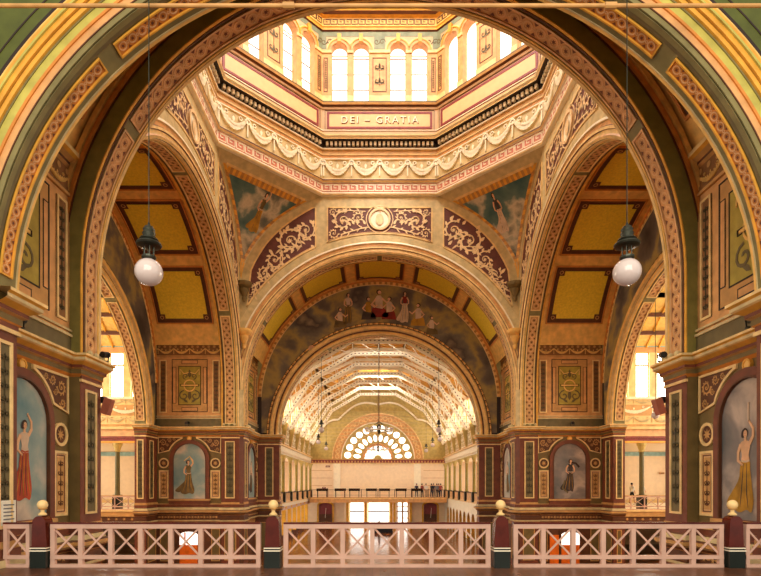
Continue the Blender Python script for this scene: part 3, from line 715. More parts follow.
# ------------------------------------------------------------ pendentives
def pend(sx, sy, label, fg):
    r2 = math.sqrt(2)
    def S(x, z, h):
        xv = xb(z); return Vector((sx * (xv + A) / 2 + sx * x / r2 - sx * h / r2, CY + sy * (xv + A) / 2 - sy * x / r2 - sy * h / r2, z))
    hw = lambda z: (A - xb(z)) / r2
    m = MB(); m.grid(lambda a, b: S((2 * b - 1) * hw(15.1 + 8.8 * a), 15.1 + 8.8 * a, 0), 40, 4, 'stone')
    w = m.build('wall_corner', kind='structure')
    m = MB()
    ins = lambda z, g: max(0.001, hw(z) - g)
    Z = [18.6 + (23.45 - 18.6) * k / 26 for k in range(27)]
    for sg in (-1, 1):
        for k in range(26):
            z0, z1 = Z[k], Z[k + 1]; mt = 'ochre' if k % 2 else 'bronze'
            g = .22
            if hw(z0) < .2: m.face([S(sg * hw(z0) * .1, z0, .05), S(sg * hw(z0) * .8, z0, .05), S(sg * hw(z1) * .8, z1, .05), S(sg * hw(z1) * .1, z1, .05)], 'ochre'); continue
            m.face([S(sg * ins(z0, .12), z0, .06), S(sg * ins(z0, .32), z0, .06), S(sg * ins(z1, .32), z1, .06), S(sg * ins(z1, .12), z1, .06)], mt)
            m.face([S(sg * ins(z0, .12), z0, .0), S(sg * ins(z0, .12), z0, .06), S(sg * ins(z1, .12), z1, .06), S(sg * ins(z1, .12), z1, 0)], 'cream')
    W = hw(23.3)
    for k in range(30):
        a = -W + .3 + (2 * W - .6) * k / 30; b = a + (2 * W - .6) / 30; slab(m, S, a, b, 23.2, 23.42, 0, .06, 'ochre' if k % 2 else 'bronze')
    slab(m, S, -W + .1, W - .1, 23.42, 23.5, 0, .09, 'cream')
    m.build('gilt_border', w)
    m = MB(); N = 20
    for k in range(N):
        z0 = 19.4 + (23.2 - 19.4) * k / N; z1 = 19.4 + (23.2 - 19.4) * (k + 1) / N
        m.face([S(-ins(z0, .32), z0, .03), S(ins(z0, .32), z0, .03), S(ins(z1, .32), z1, .03), S(-ins(z1, .32), z1, .03)], SKY[2])
    o = m.build('pendentive_painting'); tag(o, label, 'painting'); q = MB(); fg(q, lambda x, z, h: S(x, z, h + .04)); q.build('painted_figure', o)
    m = MB()   # corbel where the pendentive starts
    for zc_ in (14.95, 17.95):
      c = Vector((sx * (A - .34), CY + sy * (A - .34), zc_))
      lathe(m, [(0, -1.0), (.1, -.95), (.14, -.75), (.1, -.7), (.16, -.6), (.3, -.3), (.32, -.2), (.26, -.15), (.45, 0), (.5, .1), (.5, .22), (0, .24)], c, 'dolive' if zc_ > 16 else 'rib', 10)
    m.build('corbel', w)
pend(-1, 1, 'triangular sky painting of a woman in yellow drapery on the left pendentive',
     lambda m, S: figure(m, S, -.3, 21.3, 1.95, 'pgold', 'pbrown', .0, 1, .17, -1))
pend(1, 1, 'triangular sky painting of a dark clad figure with pale drapery on the right pendentive',
     lambda m, S: figure(m, S, -.3, 21.3, 1.95, 'pwhite', 'pdark', .0, 0, .17, 1))
for sx in (-1, 1):
    m = MB(); r2 = math.sqrt(2)
    m.grid(lambda a, b: Vector((sx * ((xb(15.1 + 8.8 * a) + A) / 2 + (2 * b - 1) * (A - xb(15.1 + 8.8 * a)) / 2), CY - ((xb(15.1 + 8.8 * a) + A) / 2 - (2 * b - 1) * (A - xb(15.1 + 8.8 * a)) / 2), 15.1 + 8.8 * a)), 24, 2, 'stone')
    m.build('wall_corner', kind='structure')

# ------------------------------------------------------------ drum
HW = A * math.tan(pi / 8)
def dface(k):
    a = pi / 2 + k * pi / 4; n = (cos(a), sin(a)); t = (sin(a), -cos(a))
    def S(s, z, h): return Vector((n[0] * (A - h) + t[0] * s, CY + n[1] * (A - h) + t[1] * s, z))
    return S
def octsweep(m, prof, mts):
    for i in range(len(prof) - 1):
        (o0, z0), (o1, z1) = prof[i], prof[i + 1]
        def pt(k, o, z):
            a = pi / 2 + pi / 8 + k * pi / 4; r = (A - o) / cos(pi / 8); return (r * cos(a), CY + r * sin(a), z)
        for k in range(8): m.face([pt(k, o0, z0), pt(k + 1, o0, z0), pt(k + 1, o1, z1), pt(k, o1, z1)], mts[i % len(mts)])
def archedwall(m, S, s0, s1, z0, z1, ops, mt, N=12, reveal=.4, rm=None):
    "flat wall with round-headed openings (c, half width, bottom, springing); reveals go back by h = -reveal"
    rm = rm or mt; x = s0
    for (c, hw, zb_, zs) in sorted(ops):
        m.face([S(x, z0, 0), S(c - hw, z0, 0), S(c - hw, z1, 0), S(x, z1, 0)], mt); x = c + hw
        if zb_ > z0: m.face([S(c - hw, z0, 0), S(c + hw, z0, 0), S(c + hw, zb_, 0), S(c - hw, zb_, 0)], mt)
        arc = [(c - hw * cos(pi * k / N), zs + hw * sin(pi * k / N)) for k in range(N + 1)]
        for k in range(N): m.face([S(*arc[k], 0), S(*arc[k + 1], 0), S(arc[k + 1][0], z1, 0), S(arc[k][0], z1, 0)], mt)
        rim = [(c - hw, zb_)] + arc + [(c + hw, zb_), (c - hw, zb_)]
        for k in range(len(rim) - 1): m.face([S(*rim[k], 0), S(*rim[k + 1], 0), S(*rim[k + 1], -reveal), S(*rim[k], -reveal)], rm)
    m.face([S(x, z0, 0), S(s1, z0, 0), S(s1, z1, 0), S(x, z1, 0)], mt)
m = MB()
octsweep(m, [(0, 23.88), (0, 29.9)], ['drumlt'])
drum = m.build('wall_drum', kind='structure')
m = MB()
octsweep(m, [(0, 23.8), (.16, 23.84), (.2, 23.92), (.2, 24.0), (.1, 24.02), (.1, 24.62), (.2, 24.64), (.26, 24.72), (.26, 24.8), (.1, 24.86), (.12, 24.92), (.06, 24.95)],
         ['ivory', 'cream', 'ivory', 'tan', 'keyred', 'ivory', 'cream', 'brown', 'cream', 'ivory', 'cream'])
octsweep(m, [(.02, 24.95), (.02, 26.15)], ['stone'])
octsweep(m, [(.02, 26.12), (.1, 26.16), (.1, 26.22), (.05, 26.24), (.05, 26.42), (.12, 26.44), (.12, 26.5), (.06, 26.52), (.06, 26.72), (.16, 26.76), (.18, 26.84), (.12, 26.86), (.12, 27.2), (.5, 27.22), (.5, 27.32), (.6, 27.38), (.6, 27.44), (.2, 27.5), (.2, 27.58), (.1, 27.6), (.1, 27.95), (.14, 27.97), (.14, 28.02), (.06, 28.04), (.06, 29.35), (.12, 29.38), (.12, 29.5), (.26, 29.56), (.3, 29.68), (.3, 29.76), (.0, 29.86)],
         ['cream', 'ivory', 'tan', 'salmon', 'ivory', 'cream', 'brown', 'tan', 'cream', 'ivory', 'brown', 'dark', 'dark', 'cream', 'ivory', 'cream', 'tan', 'ivory', 'cream', 'drumlt', 'brown', 'ivory', 'cream', 'drumlt', 'cream', 'drumlt', 'brown', 'tan', 'greypat', 'drumlt'])
m.build('drum_cornice', drum)
faces = (0, 1, -1, 2, -2)
m = MB()
for k in faces:
    S = dface(k)
    n = 25
    for i in range(n):
        x = -HW + .22 + (2 * HW - .44) * (i + .5) / n; slab(m, S, x - .075, x + .075, 26.96, 27.18, .12, .3, 'ivory')
m.build('dentils', drum)
m = MB()
for k in faces: greekkey(m, dface(k), -HW + .05, HW - .05, 24.1, 24.54, .125, 'ivory')
m.build('greek_key_band', drum)
m = MB()
for k in faces: festoon(m, dface(k), -HW + .12, HW - .12, 24.98, 26.1, .12, 'ivory', 4)
m.build('festoon_relief', drum)
m = MB()
for k in faces:
    S = dface(k); slab(m, S, -HW + .5, HW - .5, 28.2, 29.12, .06, .09, 'drumpan'); frame(m, S, -HW + .34, HW - .34, 28.12, 29.2, .13, .06, .11, 'maroon'); frame(m, S, -HW + .2, HW - .2, 27.99, 29.33, .03, .06, .10, 'brown')
m.build('inscription_panel', drum)
cu = bpy.data.curves.new('inscription', 'FONT'); cu.body = 'DEI \u2013 GRATIA'; cu.size = .62; cu.extrude = .015; cu.space_character = 1.35; cu.align_x = 'CENTER'; cu.align_y = 'CENTER'
to = bpy.data.objects.new('tmp_text', cu); C.objects.link(to)
bpy.context.view_layer.update(); me = bpy.data.meshes.new_from_object(to.evaluated_get(bpy.context.evaluated_depsgraph_get())); bpy.data.objects.remove(to)
io = bpy.data.objects.new('inscription', me); C.objects.link(io); me.materials.clear(); me.materials.append(K['ivory'])
io.location = (0, CY + A - .12, 28.66); io.rotation_euler = (pi / 2, 0, 0); io.parent = drum
me2 = me.copy(); me2.materials.clear(); me2.materials.append(K['brown']); io2 = bpy.data.objects.new('inscription_shadow_line', me2); C.objects.link(io2); io2.location = (.035, CY + A - .105, 28.63); io2.rotation_euler = (pi / 2, 0, 0); io2.parent = drum
# window storey
OPS = [(-2.58, .5, 29.95, 33.15), (-1.19, .5, 29.95, 33.15), (1.19, .5, 29.95, 33.15), (2.58, .5, 29.95, 33.15)]
m = MB()
for k in range(8): archedwall(m, dface(k), -HW, HW, 29.8, 34.5, OPS, 'greyblue' if False else 'drumlt', 12, .5, 'salmon')
drw = m.build('wall_clerestory', kind='structure')
m = MB(); m2 = MB()
for k in faces:
    S = dface(k)
    for (a, b) in ((-HW, -3.08), (-2.08, -1.69), (-.69, .69), (1.69, 2.08), (3.08, HW)):
        slab(m, S, a, b, 29.86, 33.1, 0, .05, 'salmon')
        slab(m, S, a, b, 29.86, 30.25, .05, .1, 'cream'); slab(m, S, a - .0, b, 32.98, 33.16, 0, .12, 'cream')
        if b - a > .5: panel(m2, S, a + .24 if a > -1 else a + .12, b - .24 if b < 1 else b - .12, 30.5, 32.7, .05, 'brown', 'stone', .07); scrollv(m2, lambda s, t, h: S(s, t, h + .04), a + .3 if a > -1 else a + .2, b - .3 if b < 1 else b - .2, 30.7, 32.5, .04, 'greypat')
    slab(m, S, -HW, HW, 33.16, 34.5, 0, .02, 'greyblue') if False else None
    for (c, hw, zb_, zs) in OPS:
        N = 14
        for (r, w_, h, mt) in ((.6, .16, .1, 'salmon'), (.72, .07, .14, 'ochre'), (.8, .06, .08, 'cream')):
            ribbon(m, S, [(c - r * cos(pi * i / N), zs + r * sin(pi * i / N)) for i in range(N + 1)], w_, 0, h, mt)
        slab(m, S, c - .12, c + .12, zs + .5, zs + 1.0, 0, .2, 'ochre')
    for c in (0, -HW + .32, HW - .32):
        for sg in (-1, 1): ribbon(m2, S, spiral(c + sg * .18, 33.75, .2, 1.2, 0, sg, 12), .05, 0, .03, 'greypat')
m.build('window_arcade', drw); m2.build('pilaster_panel', drw)
m = MB()
for k in faces:
    S = dface(k)
    for (a, b) in ((-HW, -3.42), (-.35, .35), (3.42, HW)): slab(m, S, a, b, 33.3, 34.09, 0, .015, 'greyblue')
    slab(m, S, -HW, HW, 34.09, 34.42, 0, .012, 'greyblue')
m.build('painted_spandrels', drw)
wn = 0
for k in range(8):
    S = dface(k)
    for (c, hw, zb_, zs) in OPS:
        wn += 1; g = MB(); N = 12
        poly(g, S, [(c - hw, zb_)] + [(c - hw * cos(pi * i / N), zs + hw * sin(pi * i / N)) for i in range(N + 1)] + [(c + hw, zb_)], -.42, 'glass')
        o = g.build('window_%d' % wn, kind='structure')
        if k in faces:
            g = MB()
            for z in (30.95, 31.95, 32.95): slab(g, S, c - hw, c + hw, z - .018, z + .018, -.42, -.38, 'brown')
            frame(g, S, c - hw, c + hw, zb_, zs + .02, .03, -.42, -.37, 'stone'); g.build('glazing_bars', o)
m = MB()
octsweep(m, [(0, 34.4), (.12, 34.44), (.14, 34.56), (.2, 34.6), (.2, 35.12), (.4, 35.18), (.55, 35.3), (.55, 35.4), (.9, 35.5), (1.0, 35.62), (1.0, 35.75), (1.3, 35.8), (1.3, 36.3), (1.6, 37.5), (3, 39.5), (5.5, 41.2), (A - .02, 42)],
         ['red', 'ochre', 'ochre', 'rib', 'ochre', 'brown', 'ochre', 'lime', 'ochre', 'ochre', 'rib', 'red', 'ochre', 'khaki', 'khaki', 'khaki'])
dome = m.build('ceiling', kind='structure')
m = MB()
for k in faces: greekkey(m, dface(k), -HW + .15, HW - .15, 34.68, 35.04, .225, 'brown')
m.build('greek_key_band', dome)
# ------------------------------------------------------------ galleried naves beyond the arches
NV = 8.7; SP = 4.06
def nave(arm, u0, u1, backv, cols, far):
    W = lambda sd: (lambda s, t, h: arm.P(s, sd * (NV + .2 - h), t))
    for sd in ((1, -1) if far else (1,)):
        S = W(sd); m = MB(); nwin = []
        x = u0 + (.75 if far else .42)
        while x < u1 - .6: nwin.append(x); x += 1.353
        # clerestory with square headed windows
        a = u0
        for c in nwin:
            m.face([S(a, 10.9, 0), S(c - .43, 10.9, 0), S(c - .43, 13.8, 0), S(a, 13.8, 0)], 'cream'); a = c + .43
            for q in (-.43, .43): m.face([S(c + q, 10.9, 0), S(c + q, 13.8, 0), S(c + q, 13.8, -.2), S(c + q, 10.9, -.2)], 'ivory')
        m.face([S(a, 10.9, 0), S(u1, 10.9, 0), S(u1, 13.8, 0), S(a, 13.8, 0)], 'ivory' if far else 'cream')
        slab(m, S, u0, u1, 13.8, 14.15, -.2, 0, 'salmon'); slab(m, S, u0, u1, 14.15, 14.7, -.2, .04, 'teal'); slab(m, S, u0, u1, 8.9, 10.9, -.2, 0, 'ivory' if far else 'cream')
        w = m.build('wall_%s_clerestory%s' % (arm.name, '' if sd > 0 else '_two'), kind='structure')
        m = MB()
        slab(m, S, u0, u1, 9.75, 10.45, 0, .02, 'tan' if not far else 'stone'); slab(m, S, u0, u1, 10.8, 10.95, 0, .1, 'ivory'); slab(m, S, u0, u1, 9.1, 9.2, 0, .08, 'tan')
        bays = max(1, int((u1 - u0) / 2.03))
        festoon(m, S, u0, u1, 9.8, 10.4, .04, 'ivory', bays); festoon(m, S, u0, u1, 9.25, 9.7, .03, 'stone', bays * 2); festoon(m, S, u0, u1, 10.48, 10.78, .03, 'stone', bays * 2)
        m.build('painted_frieze', w)
        m = MB()
        slab(m, S, u0, u1, 8.42, 8.9, -.3, .12, 'pink' if not far else 'ivory'); slab(m, S, u0, u1, 8.86, 9.0, -.1, .3, 'cream'); slab(m, S, u0, u1, 8.1, 8.42, -.3, .06, 'maroon' if not far else 'ivory')
        slab(m, S, u0, u1, 8.0, 8.12, -.3, .1, 'ochre' if not far else 'khaki')
        m.build('entablature', w)
        for c in nwin:
            global wn
            wn += 1; g = MB(); slab(g, S, c - .43, c + .43, 10.9, 13.8, -.16, -.15, 'navewin'); o = g.build('window_%d' % wn, kind='structure')
            g = MB(); slab(g, S, c - .43, c + .43, 12.95, 13.05, -.15, -.08, 'orange'); frame(g, S, c - .43, c + .43, 10.9, 13.8, .05, -.15, -.08, 'ochre'); g.build('window_frame', o)
        # gallery deck, back wall, gallery ceiling
        m = MB()
        B = lambda s, t, h: arm.P(s, sd * (NV + .3 + t), h)
        slab(m, B, u0, u1, 0, backv - NV - .3, 3.35, GF, 'ivory' if not far else 'tan')
        o = m.build('floor', kind='structure')
        m = MB(); slab(m, S, u0, u1, 3.28, GF + .06, -.1, .14, 'tan' if not far else 'ivory'); slab(m, S, u0, u1, 2.95, 3.28, -.1, .04, 'brown' if not far else 'pinkwhite'); slab(m, S, u0, u1, 3.6, 3.72, .14, .2, 'cream')
        n = int((u1 - u0) / .5)
        if not far:
            for k in range(n): star(m, S, u0 + .5 * k + .25, 3.12, .12, .06, 'tan'); 
        m.build('gallery_fascia', o)
        m = MB(); Bw = lambda s, t, h: arm.P(s, sd * (backv - h), t)
        m.face([Bw(u0, 0, 0), Bw(u1, 0, 0), Bw(u1, 8.3, 0), Bw(u0, 8.3, 0)], 'beige')
        slab(m, Bw, u0, u1, 7.9, 8.25, 0, .05, 'teal'); slab(m, Bw, u0, u1, GF, GF + .3, 0, .05, 'cream')
        m.build('wall_%s_gallery_back%s' % (arm.name, '' if sd > 0 else '_two'), kind='structure')
        m = MB(); m.face([arm.P(u0, sd * NV, 8.3), arm.P(u1, sd * NV, 8.3), arm.P(u1, sd * backv, 8.3), arm.P(u0, sd * backv, 8.3)], 'beige'); m.build('ceiling', kind='structure')
        # gallery ends
        m = MB()
        for u in (u0 + .05, u1 - .02): m.face([arm.P(u, sd * (NV + .4), 0), arm.P(u, sd * backv, 0), arm.P(u, sd * backv, 8.3), arm.P(u, sd * (NV + .4), 8.3)], 'beige')
        m.build('wall_%s_gallery_end' % arm.name, kind='structure')
    # roof
    rp = [(9.0, 14.1), (5.95, 16.55), (2.35, 18.2), (0, 18.45), (-2.35, 18.2), (-5.95, 16.55), (-9.0, 14.1)]
    m = MB()
    for i in range(6):
        (v0, z0), (v1, z1) = rp[i], rp[i + 1]
        m.face([arm.P(u0, v0, z0), arm.P(u1, v0, z0), arm.P(u1, v1, z1), arm.P(u0, v1, z1)], 'timber')
    if not far: m.face([arm.P(u0, -9.0, 14.1), arm.P(u1, -9.0, 14.1), arm.P(u1, -9.0, 0), arm.P(u0, -9.0, 0)], 'beige')
    c = m.build('ceiling', kind='structure')
    m = MB()
    for i in (0, 1, 2, 3, 4, 5):
        (v0, z0), (v1, z1) = rp[i], rp[i + 1]; n = 3 if i not in (2, 3) else 2
        for k in range(n + 1): 
            f = k / n; v = v0 + (v1 - v0) * f; z = z0 + (z1 - z0) * f - .12; bar(m, arm.P(u0, v, z), arm.P(u1, v, z), .14, .22, 'ochre' if far else 'brown')
    k = u0 + .4
    while k < u1:
        for i in range(6):
            (v0, z0), (v1, z1) = rp[i], rp[i + 1]; bar(m, arm.P(k, v0, z0 - .05), arm.P(k, v1, z1 - .05), .07, .1, 'ochre')
        k += .8
    m.build('roof_timbers', c)
    return c
FAR, LEFT, RIGHT, NEAR = ARMS
UE = 45.3
nave(FAR, 15.1, UE, 13.6, None, True); nave(LEFT, 15.1, 27, 22.5, None, False); nave(RIGHT, 15.1, 27, 22.5, None, False)
m = MB()
for arm in (LEFT, RIGHT): m.face([arm.P(27, -14, 0), arm.P(27, 23, 0), arm.P(27, 23, 19), arm.P(27, -14, 19)], 'beige')
m.build('wall_transept_end', kind='structure')

# roof trusses (one, then copies)
def truss():
    root = empty('roof_truss', (0, 0, 0))
    lo = [(8.15, 10.5), (5.65, 14.35), (2.15, 16.4), (-2.15, 16.4), (-5.65, 14.35), (-8.15, 10.5)]
    up = [(8.75, 13.9), (5.9, 16.15), (2.3, 17.8), (-2.3, 17.8), (-5.9, 16.15), (-8.75, 13.9)]
    m = MB()
    for i in range(5):
        for dy in (-.16, .16): bar(m, (lo[i][0], dy, lo[i][1]), (lo[i + 1][0], dy, lo[i + 1][1]), .08, .34, 'ivory', (0, 1, 0)) if False else bar(m, (lo[i][0], dy, lo[i][1]), (lo[i + 1][0], dy, lo[i + 1][1]), .1, .3, 'ivory')
        a, b = Vector((lo[i][0], -.22, lo[i][1])), Vector((lo[i + 1][0], -.22, lo[i + 1][1])); n = int((b - a).length / .32)
        for k in range(n):
            p = a.lerp(b, (k + .3) / n); q = a.lerp(b, (k + .7) / n); bar(m, p, q, .012, .07, 'brown')
    m.build('bottom_chord', root)
    m = MB()
    for i in range(5): bar(m, (up[i][0], 0, up[i][1]), (up[i + 1][0], 0, up[i + 1][1]), .16, .26, 'ivory')
    m.build('rafter', root)
    m = MB()
    for i in range(5):
        n = 2
        for k in range(n + 1):
            p = Vector((lo[i][0], 0, lo[i][1])).lerp(Vector((lo[i + 1][0], 0, lo[i + 1][1])), k / n); q = Vector((up[i][0], 0, up[i][1])).lerp(Vector((up[i + 1][0], 0, up[i + 1][1])), k / n)
            bar(m, p, q, .07, .09, 'ivory')
            if k < n:
                p2 = Vector((lo[i][0], 0, lo[i][1])).lerp(Vector((lo[i + 1][0], 0, lo[i + 1][1])), (k + 1) / n); q2 = Vector((up[i][0], 0, up[i][1])).lerp(Vector((up[i + 1][0], 0, up[i + 1][1])), (k + 1) / n)
                bar(m, p, q2, .05, .06, 'ivory')
    m.build('web', root)
    for sg in (-1, 1):
        m = MB(); bar(m, (sg * 8.7, 0, 13.9), (sg * 8.15, 0, 10.4), .2, .24, 'ivory'); m.build('knee_strut', root)
        m = MB(); q = [(8.88, 11.0), (8.35, 11.0), (8.7, 9.05), (8.88, 9.05)]
        for y in (-.12, .12): m.face([(sg * a, y, b) for a, b in q], 'khaki')
        for k in range(4): m.face([(sg * q[k][0], -.12, q[k][1]), (sg * q[k][0], .12, q[k][1]), (sg * q[(k + 1) % 4][0], .12, q[(k + 1) % 4][1]), (sg * q[(k + 1) % 4][0], -.12, q[(k + 1) % 4][1])], 'ochre')
        m.build('wall_bracket', root)
    m = MB(); tube(m, (-8.2, 0, 10.6), (8.2, 0, 10.6), .018, 'stone', 5); tube(m, (-7.9, 0, 10.95), (7.9, 0, 10.95), .012, 'stone', 5); m.build('tie_rod', root)
    return root
tr = truss()
def dup(o, loc, label=None):
    r = o.copy(); C.objects.link(r); r.location = loc
    if label: r['label'] = label
    for ch in list(o.children):
        c = ch.copy(); C.objects.link(c); c.parent = r
        for g in ch.children: d = g.copy(); C.objects.link(d); d.parent = c
    return r
ORD = ['nearest', 'second nearest', 'third nearest', 'fourth nearest', 'fifth nearest', 'second farthest', 'farthest']
for k in range(7):
    y = 41.5 + SP * k
    lab = 'ivory lattice roof truss spanning the far nave, %s of the seven' % ORD[k]
    if k == 0: tr.location = (0, y, 0); o = tr; o['label'] = lab
    else: o = dup(tr, (0, y, 0), lab)
    o['category'] = 'roof truss'; o['group'] = 'lattice roof trusses of the far nave'
for arm, side_name in ((LEFT, 'left'), (RIGHT, 'right')):
    o = dup(tr, (arm.eu[0] * 22.5, CY, 0), 'lattice roof truss seen through the %s transept arch' % side_name); o.rotation_euler = (0, 0, pi / 2)
    o['category'] = 'roof truss'; o['group'] = 'transept roof trusses'

# gallery columns
def column(col='colgreen'):
    root = empty('gallery_column')
    m = MB(); lathe(m, [(.24, 0), (.24, .9), (.2, .95), (0, .95)], (0, 0, 0), 'dgp', 4); m.build('pedestal', root)
    m = MB(); lathe(m, [(.17, .95), (.15, 1.2), (.14, 3.7)], (0, 0, 0), col, 12); m.build('shaft', root, True)
    m = MB(); lathe(m, [(.14, 3.7), (.2, 3.75), (.16, 3.8), (.26, 4.1), (.3, 4.15), (.3, 4.3), (0, 4.3)], (0, 0, 0), 'khaki', 12); m.build('capital', root)
    return root
col0 = column(); first = True
NM = ['farthest', 'second farthest', 'third farthest', 'fourth farthest', 'fifth farthest', 'sixth farthest', 'seventh farthest']
for sg, sn in ((-1, 'left'), (1, 'right')):
    for k in range(7):
        y = 41.5 + SP * (k + .35) + .6 if False else 44.9 + SP * k
        if y > 70.6: continue
        lab = 'slender yellow green gallery column on the %s of the far nave, %s from the near pier' % (sn, ['nearest', 'second', 'third', 'fourth', 'fifth', 'sixth', 'seventh'][k])
        if first: col0.location = (sg * NV, y, GF); o = col0; first = False; o['label'] = lab
        else: o = dup(col0, (sg * NV, y, GF), lab)
        o['category'] = 'column'; o['group'] = 'gallery columns of the far nave'
for arm, sn in ((LEFT, 'left'), (RIGHT, 'right')):
    cz_ = column('cololive'); cz_.location = arm.P(16.9, NV + .4, GF); o = cz_; o['label'] = ('tall dark green gallery column seen through the %s transept opening' % sn); o['category'] = 'column'

# parapet panels between far nave gallery columns
def parapet():
    root = empty('parapet_panel'); m = MB(); box(m, -.05, .05, -1.7, 1.7, .12, .82, 'pink'); m.build('panel', root)
    m = MB(); box(m, -.09, .09, -1.72, 1.72, .82, .92, 'brown'); m.build('handrail', root)
    m = MB(); box(m, -.08, .08, -1.72, 1.72, 0, .12, 'cream')
    for y in (-1.1, 0, 1.1): box(m, -.07, .07, y - .04, y + .04, .12, .82, 'cream')
    m.build('plinth', root); return root
pp = parapet(); first = True
for sg, sn in ((-1, 'left'), (1, 'right')):
    for k in range(6):
        y = 44.9 + SP * (k + .5)
        lab = 'pink gallery parapet panel on the %s side of the far nave, %s bay' % (sn, ['first', 'second', 'third', 'fourth', 'fifth', 'last'][k])
        if first: pp.location = (sg * NV, y, GF); o = pp; first = False; o['label'] = lab
        else: o = dup(pp, (sg * NV, y, GF), lab)
        o['category'] = 'parapet'; o['group'] = 'parapet panels of the far nave gallery'

# crossed railings in the transept galleries
def xrail(name, x0, x1, n, H, mtop, w=.07):
    root = empty(name); L_ = x1 - x0; st = L_ / n
    m = MB(); box(m, x0, x1, -.05, .05, H - .035, H, mtop); m.build('handrail', root)
    m = MB(); box(m, x0, x1, -.045, .045, H - .12, H - .038, 'pinkwhite'); m.build('top_rail', root)
    m = MB(); box(m, x0, x1, -.045, .045, .16, .23, 'pinkwhite'); m.build('middle_rail', root)
    m = MB(); box(m, x0, x1, -.05, .05, .0, .06, 'pinkwhite'); m.build('bottom_rail', root)
    for k in range(n + 1):
        m = MB(); x = x0 + st * k; x = min(max(x, x0 + w / 2), x1 - w / 2); box(m, x - w / 2, x + w / 2, -.04, .04, .06, H - .12, 'pinkwhite'); m.build('baluster', root)
    for k in range(n):
        a, b = x0 + st * k + w / 2, x0 + st * (k + 1) - w / 2
        for d, y in ((0, -.014), (1, .014)):
            m = MB(); bar(m, (a, y, .23 if d == 0 else H - .12), (b, y, H - .12 if d == 0 else .23), .024, .034, 'pinkwhite'); m.build('cross_brace', root)
    return root
for arm, sn in ((LEFT, 'left'), (RIGHT, 'right')):
    r = xrail('gallery_railing', -2.6, 2.6, 6, .92, 'tan', .06); r.location = arm.P(17.8, NV + .1, GF)
    tag(r, 'white crossed gallery railing beyond the %s transept arch' % sn, 'railing')

# ------------------------------------------------------------ the far end wall
YE = CY + UE
S = lambda s, t, h: Vector((s, YE - h, t))
ZC = 8.73
m = MB(); Nn = 48; RF = 4.75
radfill(m, lambda v, z: S(v, z, 0), RF, ZC, lambda v, z: abs(v) > 9.2 or z > 18.6, 48, 1, 'khaki')
m.face([S(-9.2, 3.3, 0), S(9.2, 3.3, 0), S(9.2, ZC, 0), S(-9.2, ZC, 0)], 'beige')
for a, b in ((-9.2, -4.35), (4.35, 9.2)): m.face([S(a, 0, 0), S(b, 0, 0), S(b, 3.3, 0), S(a, 3.3, 0)], 'beige')
we = m.build('wall_end', kind='structure')
m = MB(); T = lambda s, t, h: S((RF + t) * cos(s / 5), ZC + (RF + t) * sin(s / 5), h)
for a, b, h, c in ((0, .12, .2, 'ivory'), (.12, 1.15, .1, 'salmon'), (1.15, 1.3, .22, 'cream')): slab(m, T, 0, 5 * pi, a, b, 0, h, c, 48)
for k in range(26):
    s = 5 * pi * (k + .5) / 26; annulus(m, T, s, .63, .24, .09, .1, .14, 'cream', 10)
m.build('arch_surround', we)
m = MB(); slab(m, S, -9.2, 9.2, 8.2, 8.6, 0, .12, 'maroon'); slab(m, S, -9.2, 9.2, 8.6, 8.74, 0, .3, 'tan'); slab(m, S, -9.2, 9.2, 8.1, 8.2, 0, .16, 'cream')
for k in range(46): poly(m, S, [(-9 + .4 * k - .15, 8.25), (-9 + .4 * k + .15, 8.25), (-9 + .4 * k, 8.55)], .14, 'salmon')
for x in (-5.4, 5.2): slab(m, S, x - .45, x + .45, GF, 8.1, 0, .12, 'ivory')
for z in (5.2, 6.2, 7.2): 
    for a, b in ((-8.8, -6), (6, 8.8)): slab(m, S, a, b, z, z + .05, 0, .04, 'tan')
m.build('cornice', we)
m = MB()  # ivory scalloped bargeboard under the roof
for (a, b, z, dz) in ((-8.6, -5.2, 12.4, 1.6), (-5.2, -.1, 14.6, 2.2), (.1, 5.2, 14.6, 2.2), (5.2, 8.6, 12.4, 1.6)):
    n = 12; pts = []
    for k in range(n + 1):
        f = k / n; e = (14.6 if a < -5 or a > 5 else 14.6)
        za = {-8.6: 10.6, -5.2: 13.9, .1: 15.9, 5.2: 13.9}[a]; zb2 = {-5.2: 13.9, -.1: 15.9, 5.2: 13.9, 8.6: 10.6}[b]
        pts.append((a + (b - a) * f, za + (zb2 - za) * f + 1.0 * sin(pi * f)))
    ribbon(m, S, pts, .2, .05, .3, 'ivory')
m.build('bargeboard', we)
# fan window
wn += 1
g = MB(); N = 40
poly(g, S, [(RF * cos(pi * k / N), ZC + RF * sin(pi * k / N)) for k in range(N + 1)], -.3, 'fanwin')
fan = g.build('window_%d' % wn, kind='structure')
g = MB()
def ringwall(r0, r1, holes, hmat):
    pass
U = lambda s, t, h: S(t * cos(s), ZC + t * sin(s), h)
def sector_with_holes(r0, r1, n, hr, rc, oval):
    for k in range(n):
        a0, a1 = pi * k / n, pi * (k + 1) / n; ac = (a0 + a1) / 2; M_ = 24; inner = []; outer = []
        for i in range(M_):
            p = 2 * pi * i / M_; lx, ly = hr * oval * cos(p), hr * sin(p)
            inner.append(Vector(((rc + lx) * cos(ac) - ly * sin(ac), 0, (rc + lx) * sin(ac) + ly * cos(ac))))
            c, s_ = cos(p), sin(p); kx = (r1 - r0) / 2; ky = (a1 - a0) / 2; q = max(abs(c), abs(s_)); rr = (r0 + r1) / 2 + kx * c / q; aa = ac + ky * s_ / q
            outer.append(Vector((rr * cos(aa), 0, rr * sin(aa))))
        for i in range(M_):
            j = (i + 1) % M_; g.face([S(o.x, ZC + o.z, 0) for o in (inner[i], inner[j], outer[j], outer[i])], 'khaki')
            g.face([S(inner[i].x, ZC + inner[i].z, 0), S(inner[j].x, ZC + inner[j].z, 0), S(inner[j].x, ZC + inner[j].z, -.28), S(inner[i].x, ZC + inner[i].z, -.28)], 'cream')
